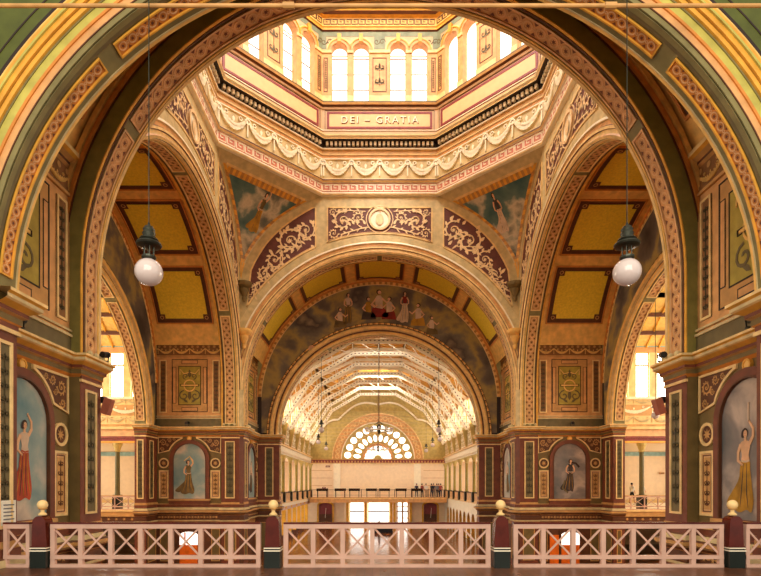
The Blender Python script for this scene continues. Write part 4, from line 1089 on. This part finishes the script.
sector_with_holes(3.42, RF, 12, .43, 4.02, 1.05); sector_with_holes(2.1, 3.42, 12, .26, 2.78, 1.8)
slab(g, U, 0, pi, 1.75, 2.1, -.28, .08, 'salmon', 30); slab(g, U, 0, pi, 3.38, 3.46, 0, .06, 'cream', 30)
for k in range(9):
    a = pi * (k + .5) / 9; bar(g, S(.5 * cos(a), ZC + .5 * sin(a), .0), S(1.8 * cos(a), ZC + 1.8 * sin(a), .0), .1, .08, 'khaki', (0, 1, 0))
poly(g, S, [(.5 * cos(pi * k / 12), ZC + .5 * sin(pi * k / 12)) for k in range(13)], .02, 'khaki')
g.build('tracery', fan)
# balcony across the end, doors below
m = MB(); box(m, -8.6, 8.6, YE - 3.4, YE, 3.2, GF, 'tan'); o = m.build('floor', kind='structure')
m = MB(); box(m, -8.6, 8.6, YE - 3.5, YE - 3.4, 3.1, GF + .03, 'salmon'); box(m, -8.6, 8.6, YE - 3.55, YE - 3.4, 3.55, 3.66, 'cream'); m.build('balcony_fascia', o)
dn = 0
for (x, w_, kind) in ((-3.25, 1.9, 0), (0.55, 2.9, 0), (4.05, 1.5, 1)) if False else ((-1.75 - 1.0, 1.9, 0), (.1, 2.8, 0), (3.25, 1.7, 1)):
    dn += 1; g = MB(); slab(g, S, x - w_ / 2, x + w_ / 2, 0.02, 3.1, -.1, -.09, 'doorwin'); o = g.build('door_%d' % dn, kind='structure')
    g = MB(); frame(g, S, x - w_ / 2, x + w_ / 2, 0.02, 3.1, .09, -.09, .1, 'cream'); slab(g, S, x - w_ / 2, x + w_ / 2, 1.75, 1.9, -.09, .08, 'brown')
    if kind:
        slab(g, S, x - .12, x + .12, .02, 3.1, -.09, .1, 'pink')
        for xx in (x - .75, x + .62): slab(g, S, xx, xx + .13, .02, 3.1, -.09, .1, 'pink')
        for z in (.9, 2.4): slab(g, S, x - .8, x + .8, z, z + .12, -.09, .08, 'pink')
    g.build('door_frame', o)
m = MB()
for x in (-4.0, -1.6, 1.75, 2.2, 4.3): slab(m, S, x - .16, x + .16, 0, 3.2, -.1, .25, 'yellow')
slab(m, S, -4.35, 4.35, 2.98, 3.3, -.1, .2, 'yellow')
slab(m, S, -4.35, 4.35, 0, 3.2, -.32, -.3, 'beige')
m.build('door_posts', we)
m = MB()
for sg in (-1, 1):
    slab(m, S, sg * 6.9 - .85, sg * 6.9 + .85, 0, 3.1, .02, .06, 'maroon')
    arc = [(sg * 6.9 - 1.0 * cos(pi * k / 10), 2.6 + .45 * sin(pi * k / 10)) for k in range(11)]; ribbon(m, S, [(sg * 6.9 - 1, 0)] + arc + [(sg * 6.9 + 1, 0)], .2, .05, .2, 'yellow')
    for k in range(6): slab(m, S, sg * 6.9 - .8, sg * 6.9 + .8, .25 * k, .25 * k + .22, .06, .9 - .12 * k, 'brown')
    bar(m, S(sg * 6.9, 1.0, .5), S(sg * 6.9 + .1, 2.3, .5), .05, .05, 'ivory')
m.build('stair_recess', we)

# ground floor supports under the galleries
def post(): 
    root = empty('arcade_post'); m = MB(); lathe(m, [(.26, 0), (.26, .35), (.17, .4), (.17, 3.0), (.26, 3.1), (.26, 3.3)], (0, 0, 0), 'yellow', 4); m.build('shaft', root)
    m = MB(); box(m, -.29, .29, -.29, .29, 0, .5, 'brown'); m.build('base', root); return root
ps = post(); first = True
for k in range(9):
    y = 41.6 + 3.3 * k; lab = 'yellow post under the left gallery of the far nave, %s from the pier' % ['first', 'second', 'third', 'fourth', 'fifth', 'sixth', 'seventh', 'eighth', 'ninth'][k]
    if first: ps.location = (-NV - .35, y, 0); o = ps; o['label'] = lab; first = False
    else: o = dup(ps, (-NV - .35, y, 0), lab)
    o['category'] = 'post'; o['group'] = 'posts under the left gallery'
m = MB(); Sr = lambda s, t, h: Vector((NV + .1 - h, s, t))
archedwall(m, Sr, 41.0, 70.8, 0, 3.3, [(42.6 + 2.5 * k, .85, 0, 1.75) for k in range(11)], 'ivory', 12, .35, 'ochre')
m.build('wall_arcade', kind='structure')
m = MB(); g = MB()
for k in range(5):
    y = 44 + 5.5 * k; wn += 1; g = MB(); X0 = -13.55; g.face([(X0, y - 1.1, .6), (X0, y + 1.1, .6), (X0, y + 1.1, 3), (X0, y - 1.1, 3)], 'navewin'); g.build('window_%d' % wn, kind='structure')
    wn += 1; g = MB(); g.face([(X0, y - 1.1, 4.8), (X0, y + 1.1, 4.8), (X0, y + 1.1, 7.2), (X0, y - 1.1, 7.2)], 'navewin'); g.build('window_%d' % wn, kind='structure')
    wn += 1; g = MB(); X0 = 13.55; g.face([(X0, y - 1.1, 4.8), (X0, y + 1.1, 4.8), (X0, y + 1.1, 7.2), (X0, y - 1.1, 7.2)], 'navewin'); g.build('window_%d' % wn, kind='structure')

# ground floor
m = MB(); m.face([(-42, -8, 0), (42, -8, 0), (42, 72, 0), (-42, 72, 0)], FLR); m.build('floor', kind='structure')
m = MB(); box(m, -9.5, 9.5, -7, 10.62, 3.3, GF, FLG); gal = m.build('floor', kind='structure')
# orange doors in the side walls of the transepts
for arm, c, sn in ((LEFT, 12.25, 'left'), (RIGHT, 12.25, 'right')):
    dn += 1; Sd = wallmap(arm, WV, 1); g = MB(); x = c + .02
    slab(g, Sd, x - .62, x + .62, .05, 1.45, 0, .07, 'orangedoor'); o = g.build('door_%d' % dn, kind='structure')
    g = MB(); N = 8; poly(g, Sd, [(x - .6, 1.45)] + [(x - .6 * cos(pi * k / N), 2.05 + .25 * sin(pi * k / N)) for k in range(N + 1)] + [(x + .6, 1.45)], .05, 'glass'); g.build('fanlight', o)
    g = MB(); frame(g, Sd, x - .68, x + .68, .0, 2.4, .09, 0, .1, 'brown'); slab(g, Sd, x + .2, x + .28, 1.45, 2.25, .05, .09, 'orangedoor')
    y0 = arm.P(x, WV - .08, 0).y; g.build('door_frame', o)
    if sn == 'right':
        g = MB(); slab(g, Sd, x - 1.35, x - .78, .05, 2.1, .1, .16, 'orangedoor'); g.build('open_leaf', o)
# ------------------------------------------------------------ balustrade in front of the camera
YR = 10.35; CX = 0.0
def newel(x):
    root = empty('newel_post', (0, 0, 0))
    m = MB(); box(m, -.15, .15, -.15, .15, 0, .32, 'dgp'); m.build('base', root)
    m = MB(); box(m, -.16, .16, -.16, .16, .32, .34, 'ivory'); box(m, -.14, .14, -.14, .14, .34, .37, 'black'); box(m, -.155, .155, -.155, .155, .37, .39, 'ivory'); m.build('band', root)
    m = MB(); pr = [(-.14, .39)] + [(-.125, .84)] + [(-.125 * cos(pi * k / 10), .86 + .13 * sin(pi * k / 10)) for k in range(11)] + [(.125, .84), (.14, .39)]
    m.face([(a, -.12, b) for a, b in pr], 'mahog'); m.face([(a, .12, b) for a, b in pr], 'mahog')
    for i in range(len(pr) - 1): m.face([(pr[i][0], -.12, pr[i][1]), (pr[i + 1][0], -.12, pr[i + 1][1]), (pr[i + 1][0], .12, pr[i + 1][1]), (pr[i][0], .12, pr[i][1])], 'mahog')
    box(m, -.15, .15, -.15, .15, .395, .42, 'mahog'); m.build('shaft', root)
    m = MB(); lathe(m, [(.0, .99), (.075, 1.0), (.08, 1.02), (.035, 1.06), (.035, 1.1), (.09, 1.13)], (0, 0, 0), 'cream', 16); sphere(m, (0, 0, 1.2), .095, 'cream', 20, 12); m.build('ball_finial', root, True)
    return root
nw = newel(0); XS = [-6.63, -2.19, 2.18, 6.64]
for k, x in enumerate(XS):
    lab = 'glossy mahogany newel post with cream ball finial, ' + ['beside the left pier', 'left of the far nave opening', 'right of the far nave opening', 'beside the right pier'][k]
    if k == 0: nw.location = (x, YR, GF); o = nw; o['label'] = lab
    else: o = dup(nw, (x, YR, GF), lab)
    o['category'] = 'newel post'; o['group'] = 'newel posts of the front balustrade'
secs = [(-7.36, -6.86, 1), (-6.46, -2.43, 7), (-1.99, 1.98, 7), (2.42, 6.45, 7), (6.88, 7.42, 1)]
labs = ['short stub of crossed white balustrade at the extreme left', 'crossed white balustrade section between the two left newel posts', 'central crossed white balustrade section before the far nave', 'crossed white balustrade section with castors between the two right newel posts', 'short stub of crossed white balustrade at the extreme right']
for (a, b, n), lab in zip(secs, labs):
    r = xrail('balustrade', a, b, n, .865, 'mahog', .085 if n > 1 else .07); r.location = (0, YR, GF); tag(r, lab, 'balustrade', 'sections of the front balustrade')
    if 'castors' in lab:
        for x in (4.6, 5.05):
            m = MB(); tube(m, (x, -.11, .04), (x, -.07, .04), .04, 'black', 12); box(m, x - .04, x + .04, -.12, -.05, .05, .1, 'grey'); m.build('castor', r)
        m = MB(); box(m, 4.78, 4.82, -.1, -.05, .35, .6, 'black'); m.build('latch', r)

# tie bar across the front arch
m = MB(); tube(m, (-11.9, 9.45, 13.72), (11.9, 9.45, 13.72), .033, 'tan', 10)
for x in (-1.75, 3.9): tube(m, (x - .1, 9.45, 13.72), (x + .1, 9.45, 13.72), .055, 'tan', 10)
o = m.build('tie_bar'); tag(o, 'thin pinkish iron bar crossing the top of the view', 'bar')

# globe pendants
def pendant(x, y, z, s=1.0, cord=12.0, big=True):
    root = thing('globe_pendant', '', 'pendant lamp', (x, y, z))
    P_ = Vector((x, y, z)); n = 24 if big else 10
    m = MB(); sphere(m, P_, .235 * s, 'opal', n, n // 2, .97); m.build('globe', root, True)
    m = MB(); lathe(m, [(.1 * s, .22 * s), (.12 * s, .24 * s), (.12 * s, .27 * s), (.06 * s, .28 * s)], P_, 'iron', n)
    if big:
        for k in range(6): a = k * pi / 3; tube(m, P_ + Vector((.085 * cos(a), .085 * sin(a), .25)), P_ + Vector((.085 * cos(a), .085 * sin(a), .44)), .009, 'iron', 6)
    else: tube(m, P_ + Vector((0, 0, .2 * s)), P_ + Vector((0, 0, .45 * s)), .05 * s, 'iron', 6)
    m.build('gallery_cage', root)
    m = MB(); lathe(m, [(v[0] * s, v[1] * s) for v in [(.02, .42), (.12, .43), (.2, .45), (.215, .475), (.2, .5), (.13, .52), (.16, .55), (.14, .58), (.09, .6), (.1, .63), (.11, .66), (.09, .7), (.1, .73), (.07, .78), (.03, .8), (.01, .86)]], P_, 'iron', n); m.build('cap', root)
    m = MB(); tube(m, P_ + Vector((0, 0, .8 * s)), P_ + Vector((0, 0, cord)), .009 * (1 if big else 1.8), 'iron', 5); m.build('cord', root)
    return root
for x, lab in ((-4.12, 'large opal globe pendant with bronze cap hanging in front of the left arch'), (4.10, 'large opal globe pendant with bronze cap hanging in front of the right arch')):
    o = pendant(x, 9.25, 8.96); o['label'] = lab; o['group'] = 'large globe pendants'
for (x, y, z, lab) in ((-4.4, 41, 9.5, 'first on the left'), (-5.6, 50, 9.3, 'second on the left'), (-5.8, 60, 9.38, 'third on the left'),
                       (4.55, 41, 9.5, 'first on the right'), (5.7, 50, 9.55, 'second on the right'), (5.55, 55, 9.4, 'third on the right'), (5.35, 60, 9.15, 'fourth on the right')):
    o = pendant(x, y, z, .95, 14.5 - z + (2.5 if abs(x) < 5 else 0), False); o['label'] = 'small white globe pendant in the far nave, ' + lab; o['group'] = 'small globe pendants of the far nave'

o = pendant(15.35, 30, 9.2, .95, 7.0, False); o['label'] = 'small white globe pendant half hidden behind the right terracotta loudspeaker'
# chandeliers
def chandelier(y, z, r, lab, top):
    root = thing('chandelier', lab, 'chandelier', (0, y, z)); P_ = Vector((0, y, z))
    m = MB(); m.grid(lambda a, b: P_ + Vector(((r + .05 * cos(2 * pi * b)) * cos(2 * pi * a), (r + .05 * cos(2 * pi * b)) * sin(2 * pi * a), .05 * sin(2 * pi * b))), 28, 6, 'ivory')
    for k in range(8): a = k * pi / 4; tube(m, P_ + Vector((0, 0, .1)), P_ + Vector((r * cos(a), r * sin(a), 0)), .02, 'iron', 5); tube(m, P_ + Vector((0, 0, .7)), P_ + Vector((r * cos(a), r * sin(a), 0)), .012, 'iron', 5)
    m.build('ring', root)
    m = MB()
    for k in range(12): a = k * pi / 6; sphere(m, P_ + Vector((r * cos(a), r * sin(a), .14)), .09, 'opal', 8, 6)
    m.build('lamp_bowl', root)
    m = MB(); tube(m, P_ + Vector((0, 0, -.1)), Vector((0, y, top)), .03, 'brown', 6); lathe(m, [(.02, -.3), (.14, -.1), (.1, .1), (.2, .3), (.05, .5)], P_, 'iron', 10); m.build('stem', root)
chandelier(41.5, 9.5, 1.05, 'ring chandelier on a long stem hanging before the fan window', 16.5)
chandelier(61.8, 9.35, 1.2, 'smaller farther ring chandelier below the nearer one', 16.5)

# long tables on the end balcony
def table():
    root = empty('long_table'); m = MB(); box(m, -.7, .7, -.3, .3, .82, 1.14, 'bench'); m.build('tabletop', root)
    for sx in (-.58, .58):
        for sy in (-.28, .28):
            m = MB(); box(m, sx - .03, sx + .03, sy - .03, sy + .03, 0, .82, 'black'); m.build('leg', root)
    return root
tb = table()
for k, px in enumerate((322, 340, 354, 371, 384, 400.5, 416)):
    x = (px - 377.5) * .1275; lab = 'black topped table along the end balcony, %s from the left' % ['first', 'second', 'third', 'fourth', 'fifth', 'sixth', 'seventh'][k]
    if k == 0: tb.location = (x, YE - 2.6, GF); o = tb; o['label'] = lab
    else: o = dup(tb, (x, YE - 2.6, GF), lab)
    o['category'] = 'table'; o['group'] = 'black tables on the end balcony'
root = thing('balcony_rail', 'thin dark handrail along the end balcony in front of the tables', 'railing', (0, YE - 3.3, GF))
m = MB(); box(m, -8.5, 8.5, YE - 3.33, YE - 3.27, GF + .95, GF + 1.0, 'brown'); box(m, -8.5, 8.5, YE - 3.32, YE - 3.28, GF + .3, GF + .33, 'brown'); m.build('handrail', root)
for k in range(9):
    m = MB(); x = -8.4 + 2.1 * k; box(m, x - .04, x + .04, YE - 3.34, YE - 3.26, GF, GF + 1.05, 'brown'); m.build('post', root)

# display on the far ground floor
root = thing('display_plinth', 'dark low display plinth with a small standing figurine before the bright doors', 'display', (.5, 60, 0))
m = MB(); box(m, -.6, 1.6, 59.5, 60.5, 0, .55, 'shorts'); box(m, -.7, 1.7, 59.4, 60.6, .55, .62, 'black'); m.build('plinth', root)
m = MB(); lathe(m, [(.16, .62), (.12, .8), (.16, 1.1), (.1, 1.25), (.04, 1.3), (.08, 1.36), (.07, 1.45), (0, 1.5)], (.1, 60, 0), 'grey', 10); m.build('figurine', root)

# wall mounted loudspeakers and floodlights
def speaker(x, y, z, sg, lab):
    root = thing('wall_loudspeaker', lab, 'loudspeaker', (x, y, z)); P_ = Vector((x, y, z))
    m = MB(); d = Vector((-sg * .28, 0, .9)).normalized(); s = Vector((-d.z * sg, 0, d.x * sg)); a = P_ + Vector((-sg * .14, -.2, -.12))
    bar(m, a - d * -.0 + Vector((0, 0, -.35)), a + d * .5 + Vector((0, 0, -.35)), .22, .26, 'speaker', (0, 1, 0)); m.build('case', root)
    m = MB(); bar(m, P_, a + Vector((0, 0, .1)), .05, .05, 'black'); box(m, x - .06, x + .06, y - .12, y + .12, z - .1, z + .1, 'black'); m.build('bracket', root)
    return root
speaker(-RB + .03, 16.8, 7.95, -1, 'terracotta loudspeaker bracketed to the left pier under its cornice')
speaker(RB - .03, 16.8, 7.95, 1, 'terracotta loudspeaker bracketed to the right pier under its cornice')
def flood(P_, dx, lab, r=.095):
    root = thing('floodlight', lab, 'floodlight', tuple(P_)); P_ = Vector(P_)
    m = MB(); tube(m, P_ + Vector((0, -.12, .2)), P_ + Vector((dx, .12, .24)), r, 'black', 12); m.build('lamp_head', root)
    m = MB(); box(m, P_.x - .12, P_.x + .12, P_.y - .05, P_.y + .05, P_.z, P_.z + .03, 'black'); 
    for sg in (-1, 1): bar(m, P_ + Vector((sg * .11, 0, 0)), P_ + Vector((sg * .14, 0, .24)), .03, .02, 'black')
    m.build('yoke', root)
for P_, lab in (((-8.78, 12.9, 9.06), 'black floodlight on the left cornice under the green patterned panel'), ((8.78, 12.9, 9.06), 'black floodlight on the right cornice under the green patterned panel'),
                ((-8.5, 16.4, 9.05), 'small dark floodlight at the tip of the left pier cornice'), ((8.5, 16.4, 9.05), 'small dark floodlight at the tip of the right pier cornice'),
                ((-12.3, 34.35, 9.05), 'tiny floodlight on the ledge above the left transept niche'), ((12.3, 34.35, 9.05), 'tiny floodlight on the ledge above the right transept niche')):
    flood(P_, .05, lab)
# notice on the left pier
root = tag((lambda m: (box(m, -RO + .02, -RO + .05, 10.3, 10.72, 4.45, 5.0, 'paper'), m.build('paper_notice'))[1])(MB()), 'white printed paper notice fixed low on the left pier', 'notice')
m = MB()
for k in range(6): box(m, -RO + .05, -RO + .056, 10.36, 10.66 - .05 * (k % 2), 4.9 - .07 * k, 4.925 - .07 * k, 'grey')
m.build('print_lines', root)

for (P0, w_, h_, mt, nm, lab, cat) in (((-6.6, YE - .06, 7.75), .55, .22, 'maroon', 'wall_sign', 'small red sign high on the left of the end wall', 'sign'), ((-7.1, YE - .06, 4.95), .45, .2, 'maroon', 'wall_sign', 'small red sign low on the left of the end wall', 'sign'), ((25.2, 47.9, 6.35), .45, .16, 'bronze', 'wall_vent', 'small bronze vent plate on the beige wall of the right transept', 'vent')):
    m = MB(); box(m, P0[0] - w_ / 2, P0[0] + w_ / 2, P0[1] - .04, P0[1] + .04, P0[2] - h_ / 2, P0[2] + h_ / 2, mt); box(m, P0[0] - w_ * .3, P0[0] + w_ * .3, P0[1] - .045, P0[1] - .04, P0[2] - h_ * .12, P0[2] + h_ * .12, 'ivory' if mt == 'maroon' else 'dark')
    o = m.build(nm); tag(o, lab, cat)
# ------------------------------------------------------------ people
def body_mesh(name, J, E, root_i, mats, zc):
    me = bpy.data.meshes.new(name + '_cage'); me.from_pydata([j[:3] for j in J], E, []); o = bpy.data.objects.new('cage', me); C.objects.link(o)
    md = o.modifiers.new('s', 'SKIN'); o.modifiers.new('u', 'SUBSURF').levels = 1
    for i, j in enumerate(J):
        v = me.skin_vertices[0].data[i]; v.radius = (j[3], j[4] if len(j) > 4 else j[3]); v.use_root = (i == root_i)
    bpy.context.view_layer.update(); r = bpy.data.meshes.new_from_object(o.evaluated_get(bpy.context.evaluated_depsgraph_get())); bpy.data.objects.remove(o)
    r.name = name; r.materials.clear()
    for k in mats: r.materials.append(K[k])
    for p in r.polygons: p.material_index = zc(p.center); p.use_smooth = True
    return r
def person_mesh(mats, stride=.12, bend=0.25, shorts=True):
    h = 1.75
    J = [(0, 0, .95, .15, .11), (0, 0, 1.15, .13, .10), (0, 0, 1.38, .17, .11), (0, 0, 1.50, .055), (0, .01, 1.60, .075, .09), (0, .01, 1.70, .065, .08),
         (.19, 0, 1.42, .055), (.24, -.05, 1.16, .042), (.22, -.05 - bend, 1.0, .032), (.22, -.09 - bend, .93, .035),
         (-.19, 0, 1.42, .055), (-.25, .02, 1.15, .042), (-.24, -.08, .92, .032), (-.24, -.1, .84, .035),
         (.09, 0, .88, .095), (.1, stride * .5, .5, .065), (.1, stride, .09, .045), (.1, stride - .14, .05, .04),
         (-.09, 0, .88, .095), (-.1, -stride * .6, .5, .065), (-.1, -stride, .09, .045), (-.1, -stride - .14, .05, .04)]
    E = [(0, 1), (1, 2), (2, 3), (3, 4), (4, 5), (2, 6), (6, 7), (7, 8), (8, 9), (2, 10), (10, 11), (11, 12), (12, 13), (0, 14), (14, 15), (15, 16), (16, 17), (0, 18), (18, 19), (19, 20), (20, 21)]
    def zc(c):
        if c.z > 1.5: return 2
        if abs(c.x) > .18 and c.z < 1.12: return 2
        if c.z > .98: return 0
        if c.z < .1: return 3
        if c.z < .5 and shorts: return 2
        return 1
    return body_mesh('person', J, E, 0, mats, zc)
def person(loc, rz, mats, lab, stride=.12, bend=.25, shorts=False, group=None, sc=1):
    me = person_mesh(mats, stride, bend, shorts); o = bpy.data.objects.new('person', me); C.objects.link(o); o.location = loc; o.rotation_euler = (0, 0, rz); o.scale = (sc,) * 3
    tag(o, lab, 'person', group)
    m = MB(); sphere(m, (0, .035, 1.68), .098, 'hairm', 12, 8, 1.05); hr = m.build('hair', o, local=True)
    return o
person((21.65, 46.0, GF), pi / 2 + .4, ['shirt', 'shorts', 'flesh', 'black'], 'person in white shirt and dark shorts walking on the right transept gallery', .2, .25, True)
person((22.8, 46.6, GF), 0, ['shirt', 'grey', 'flesh', 'black'], 'person in a pale top half hidden behind the dark green column', .1, .1)
cl = [('navy', 'navy', 'in a navy jacket, leftmost of the group on the end balcony'), ('redcloth', 'shorts', 'in a faded red top, second from the left on the end balcony'), ('shirt', 'pwhite', 'in pale clothes, standing between darker visitors on the end balcony'),
      ('shorts', 'navy', 'in black, left of the tight cluster on the end balcony'), ('navy', 'shorts', 'in a dark blue top inside the tight cluster on the end balcony'), ('grey', 'shorts', 'in a grey top inside the tight cluster on the end balcony'),
      ('shorts', 'shorts', 'in dark clothes, second from the right of the end balcony cluster'), ('redcloth', 'navy', 'in a reddish top at the right end of the end balcony cluster')]
for k, ((a, b, t), px) in enumerate(zip(cl, (416.5, 421.5, 426.2, 431, 433.6, 436.2, 438.6, 440))):
    person(((px - 377.5) * .129, YE - .8 - .9 * (k % 2), GF), R.uniform(-1, 1) + (pi if k % 2 else 0), [a, b, 'flesh', 'black'], 'visitor ' + t, .08, .1 + .1 * (k % 3), False, 'visitors on the end balcony', 1)
for (x, y, a, t) in ((NV + 1.0, 50.3, 'shorts', 'in black behind the right gallery parapet, farther of the pair'), (NV + 1.0, 46.2, 'navy', 'in blue behind the right gallery parapet next to the near pier')):
    person((x, y, GF), pi / 2, [a, 'shorts', 'flesh', 'black'], 'visitor ' + t, .05, .2)

# ------------------------------------------------------------ light and camera
def area(name, loc, rot, sx, sy, e, col=(1, .95, .84)):
    l = bpy.data.lights.new(name, 'AREA'); l.shape = 'RECTANGLE'; l.size = sx; l.size_y = sy; l.energy = e; l.color = col
    o = bpy.data.objects.new(name, l); C.objects.link(o); o.location = loc; o.rotation_euler = rot; return o
area('dome_daylight', (0, CY, 38.0), (0, 0, 0), 9, 9, 3600)
l = bpy.data.lights.new('dome_glow_spot', 'SPOT'); l.energy = 9000; l.spot_size = math.radians(17); l.spot_blend = .9; l.shadow_soft_size = .8; l.color = (1, .93, .84)  # added spot brightening the middle of the far crossing wall, hints at light shafts
o = bpy.data.objects.new('dome_glow_spot', l); C.objects.link(o); o.location = (0, CY - 4.5, 36.5)
o.rotation_euler = (Vector((0, CY + A, 22.6)) - o.location).to_track_quat('-Z', 'Y').to_euler()
area('nave_fill_behind', (0, -5, 14), (math.radians(82), 0, 0), 16, 12, 3000, (1, .9, .74))  # added fill lamp behind the camera, stands in for unseen end windows
for sx in (-1, 1): area('gallery_fill', (sx * 26.4, CY + 16, 6.2), (0, sx * pi / 2, 0), 3.5, 10, 260, (1, .94, .84))  # added lamps that brighten the transept gallery walls, no window here
o = area('nave_ridge_fill', (0, 42.2, 17.75), (0, 0, 0), 3.6, .8, 140, (1, .95, .86)); o.rotation_euler = (Vector((0, 68, 8)) - o.location).to_track_quat('-Z', 'Y').to_euler()  # added lamp hidden under the ridge, lights the trusses from this side
o = area('nave_ridge_fill', (0, 59.7, 17.7), (0, 0, 0), 3.6, 1, 450, (1, .95, .86)); o.rotation_euler = (Vector((0, 70, 7)) - o.location).to_track_quat('-Z', 'Y').to_euler()  # second added ridge lamp, brightens the end wall; the roof has no skylight
for sx in (-1, 1): area('transept_fill', (sx * 25, CY + 2, 12), (0, sx * math.radians(78), 0), 10, 12, 2900, (1, .9, .7))  # added fill lamps out of view in the transepts, brighten vaults and coffers
wd = bpy.data.worlds.new('World'); SC.world = wd; wd.use_nodes = True
wd.node_tree.nodes['Background'].inputs[0].default_value = (1, .92, .8, 1); wd.node_tree.nodes['Background'].inputs[1].default_value = .8
cd = bpy.data.cameras.new('camera'); cam = bpy.data.objects.new('camera', cd); C.objects.link(cam)
cd.sensor_width = 36; cd.lens = 538 / 761 * 36; cd.shift_x = .0055; cd.shift_y = .2589
cam.location = (-.21, 0, 5.3); cam.rotation_euler = (pi / 2, 0, 0); SC.camera = cam; cd.clip_end = 300
SC.cycles.use_denoising = True; SC.cycles.max_bounces = 6; SC.cycles.diffuse_bounces = 4; SC.cycles.sample_clamp_indirect = 4
SC.view_settings.exposure = 0.0
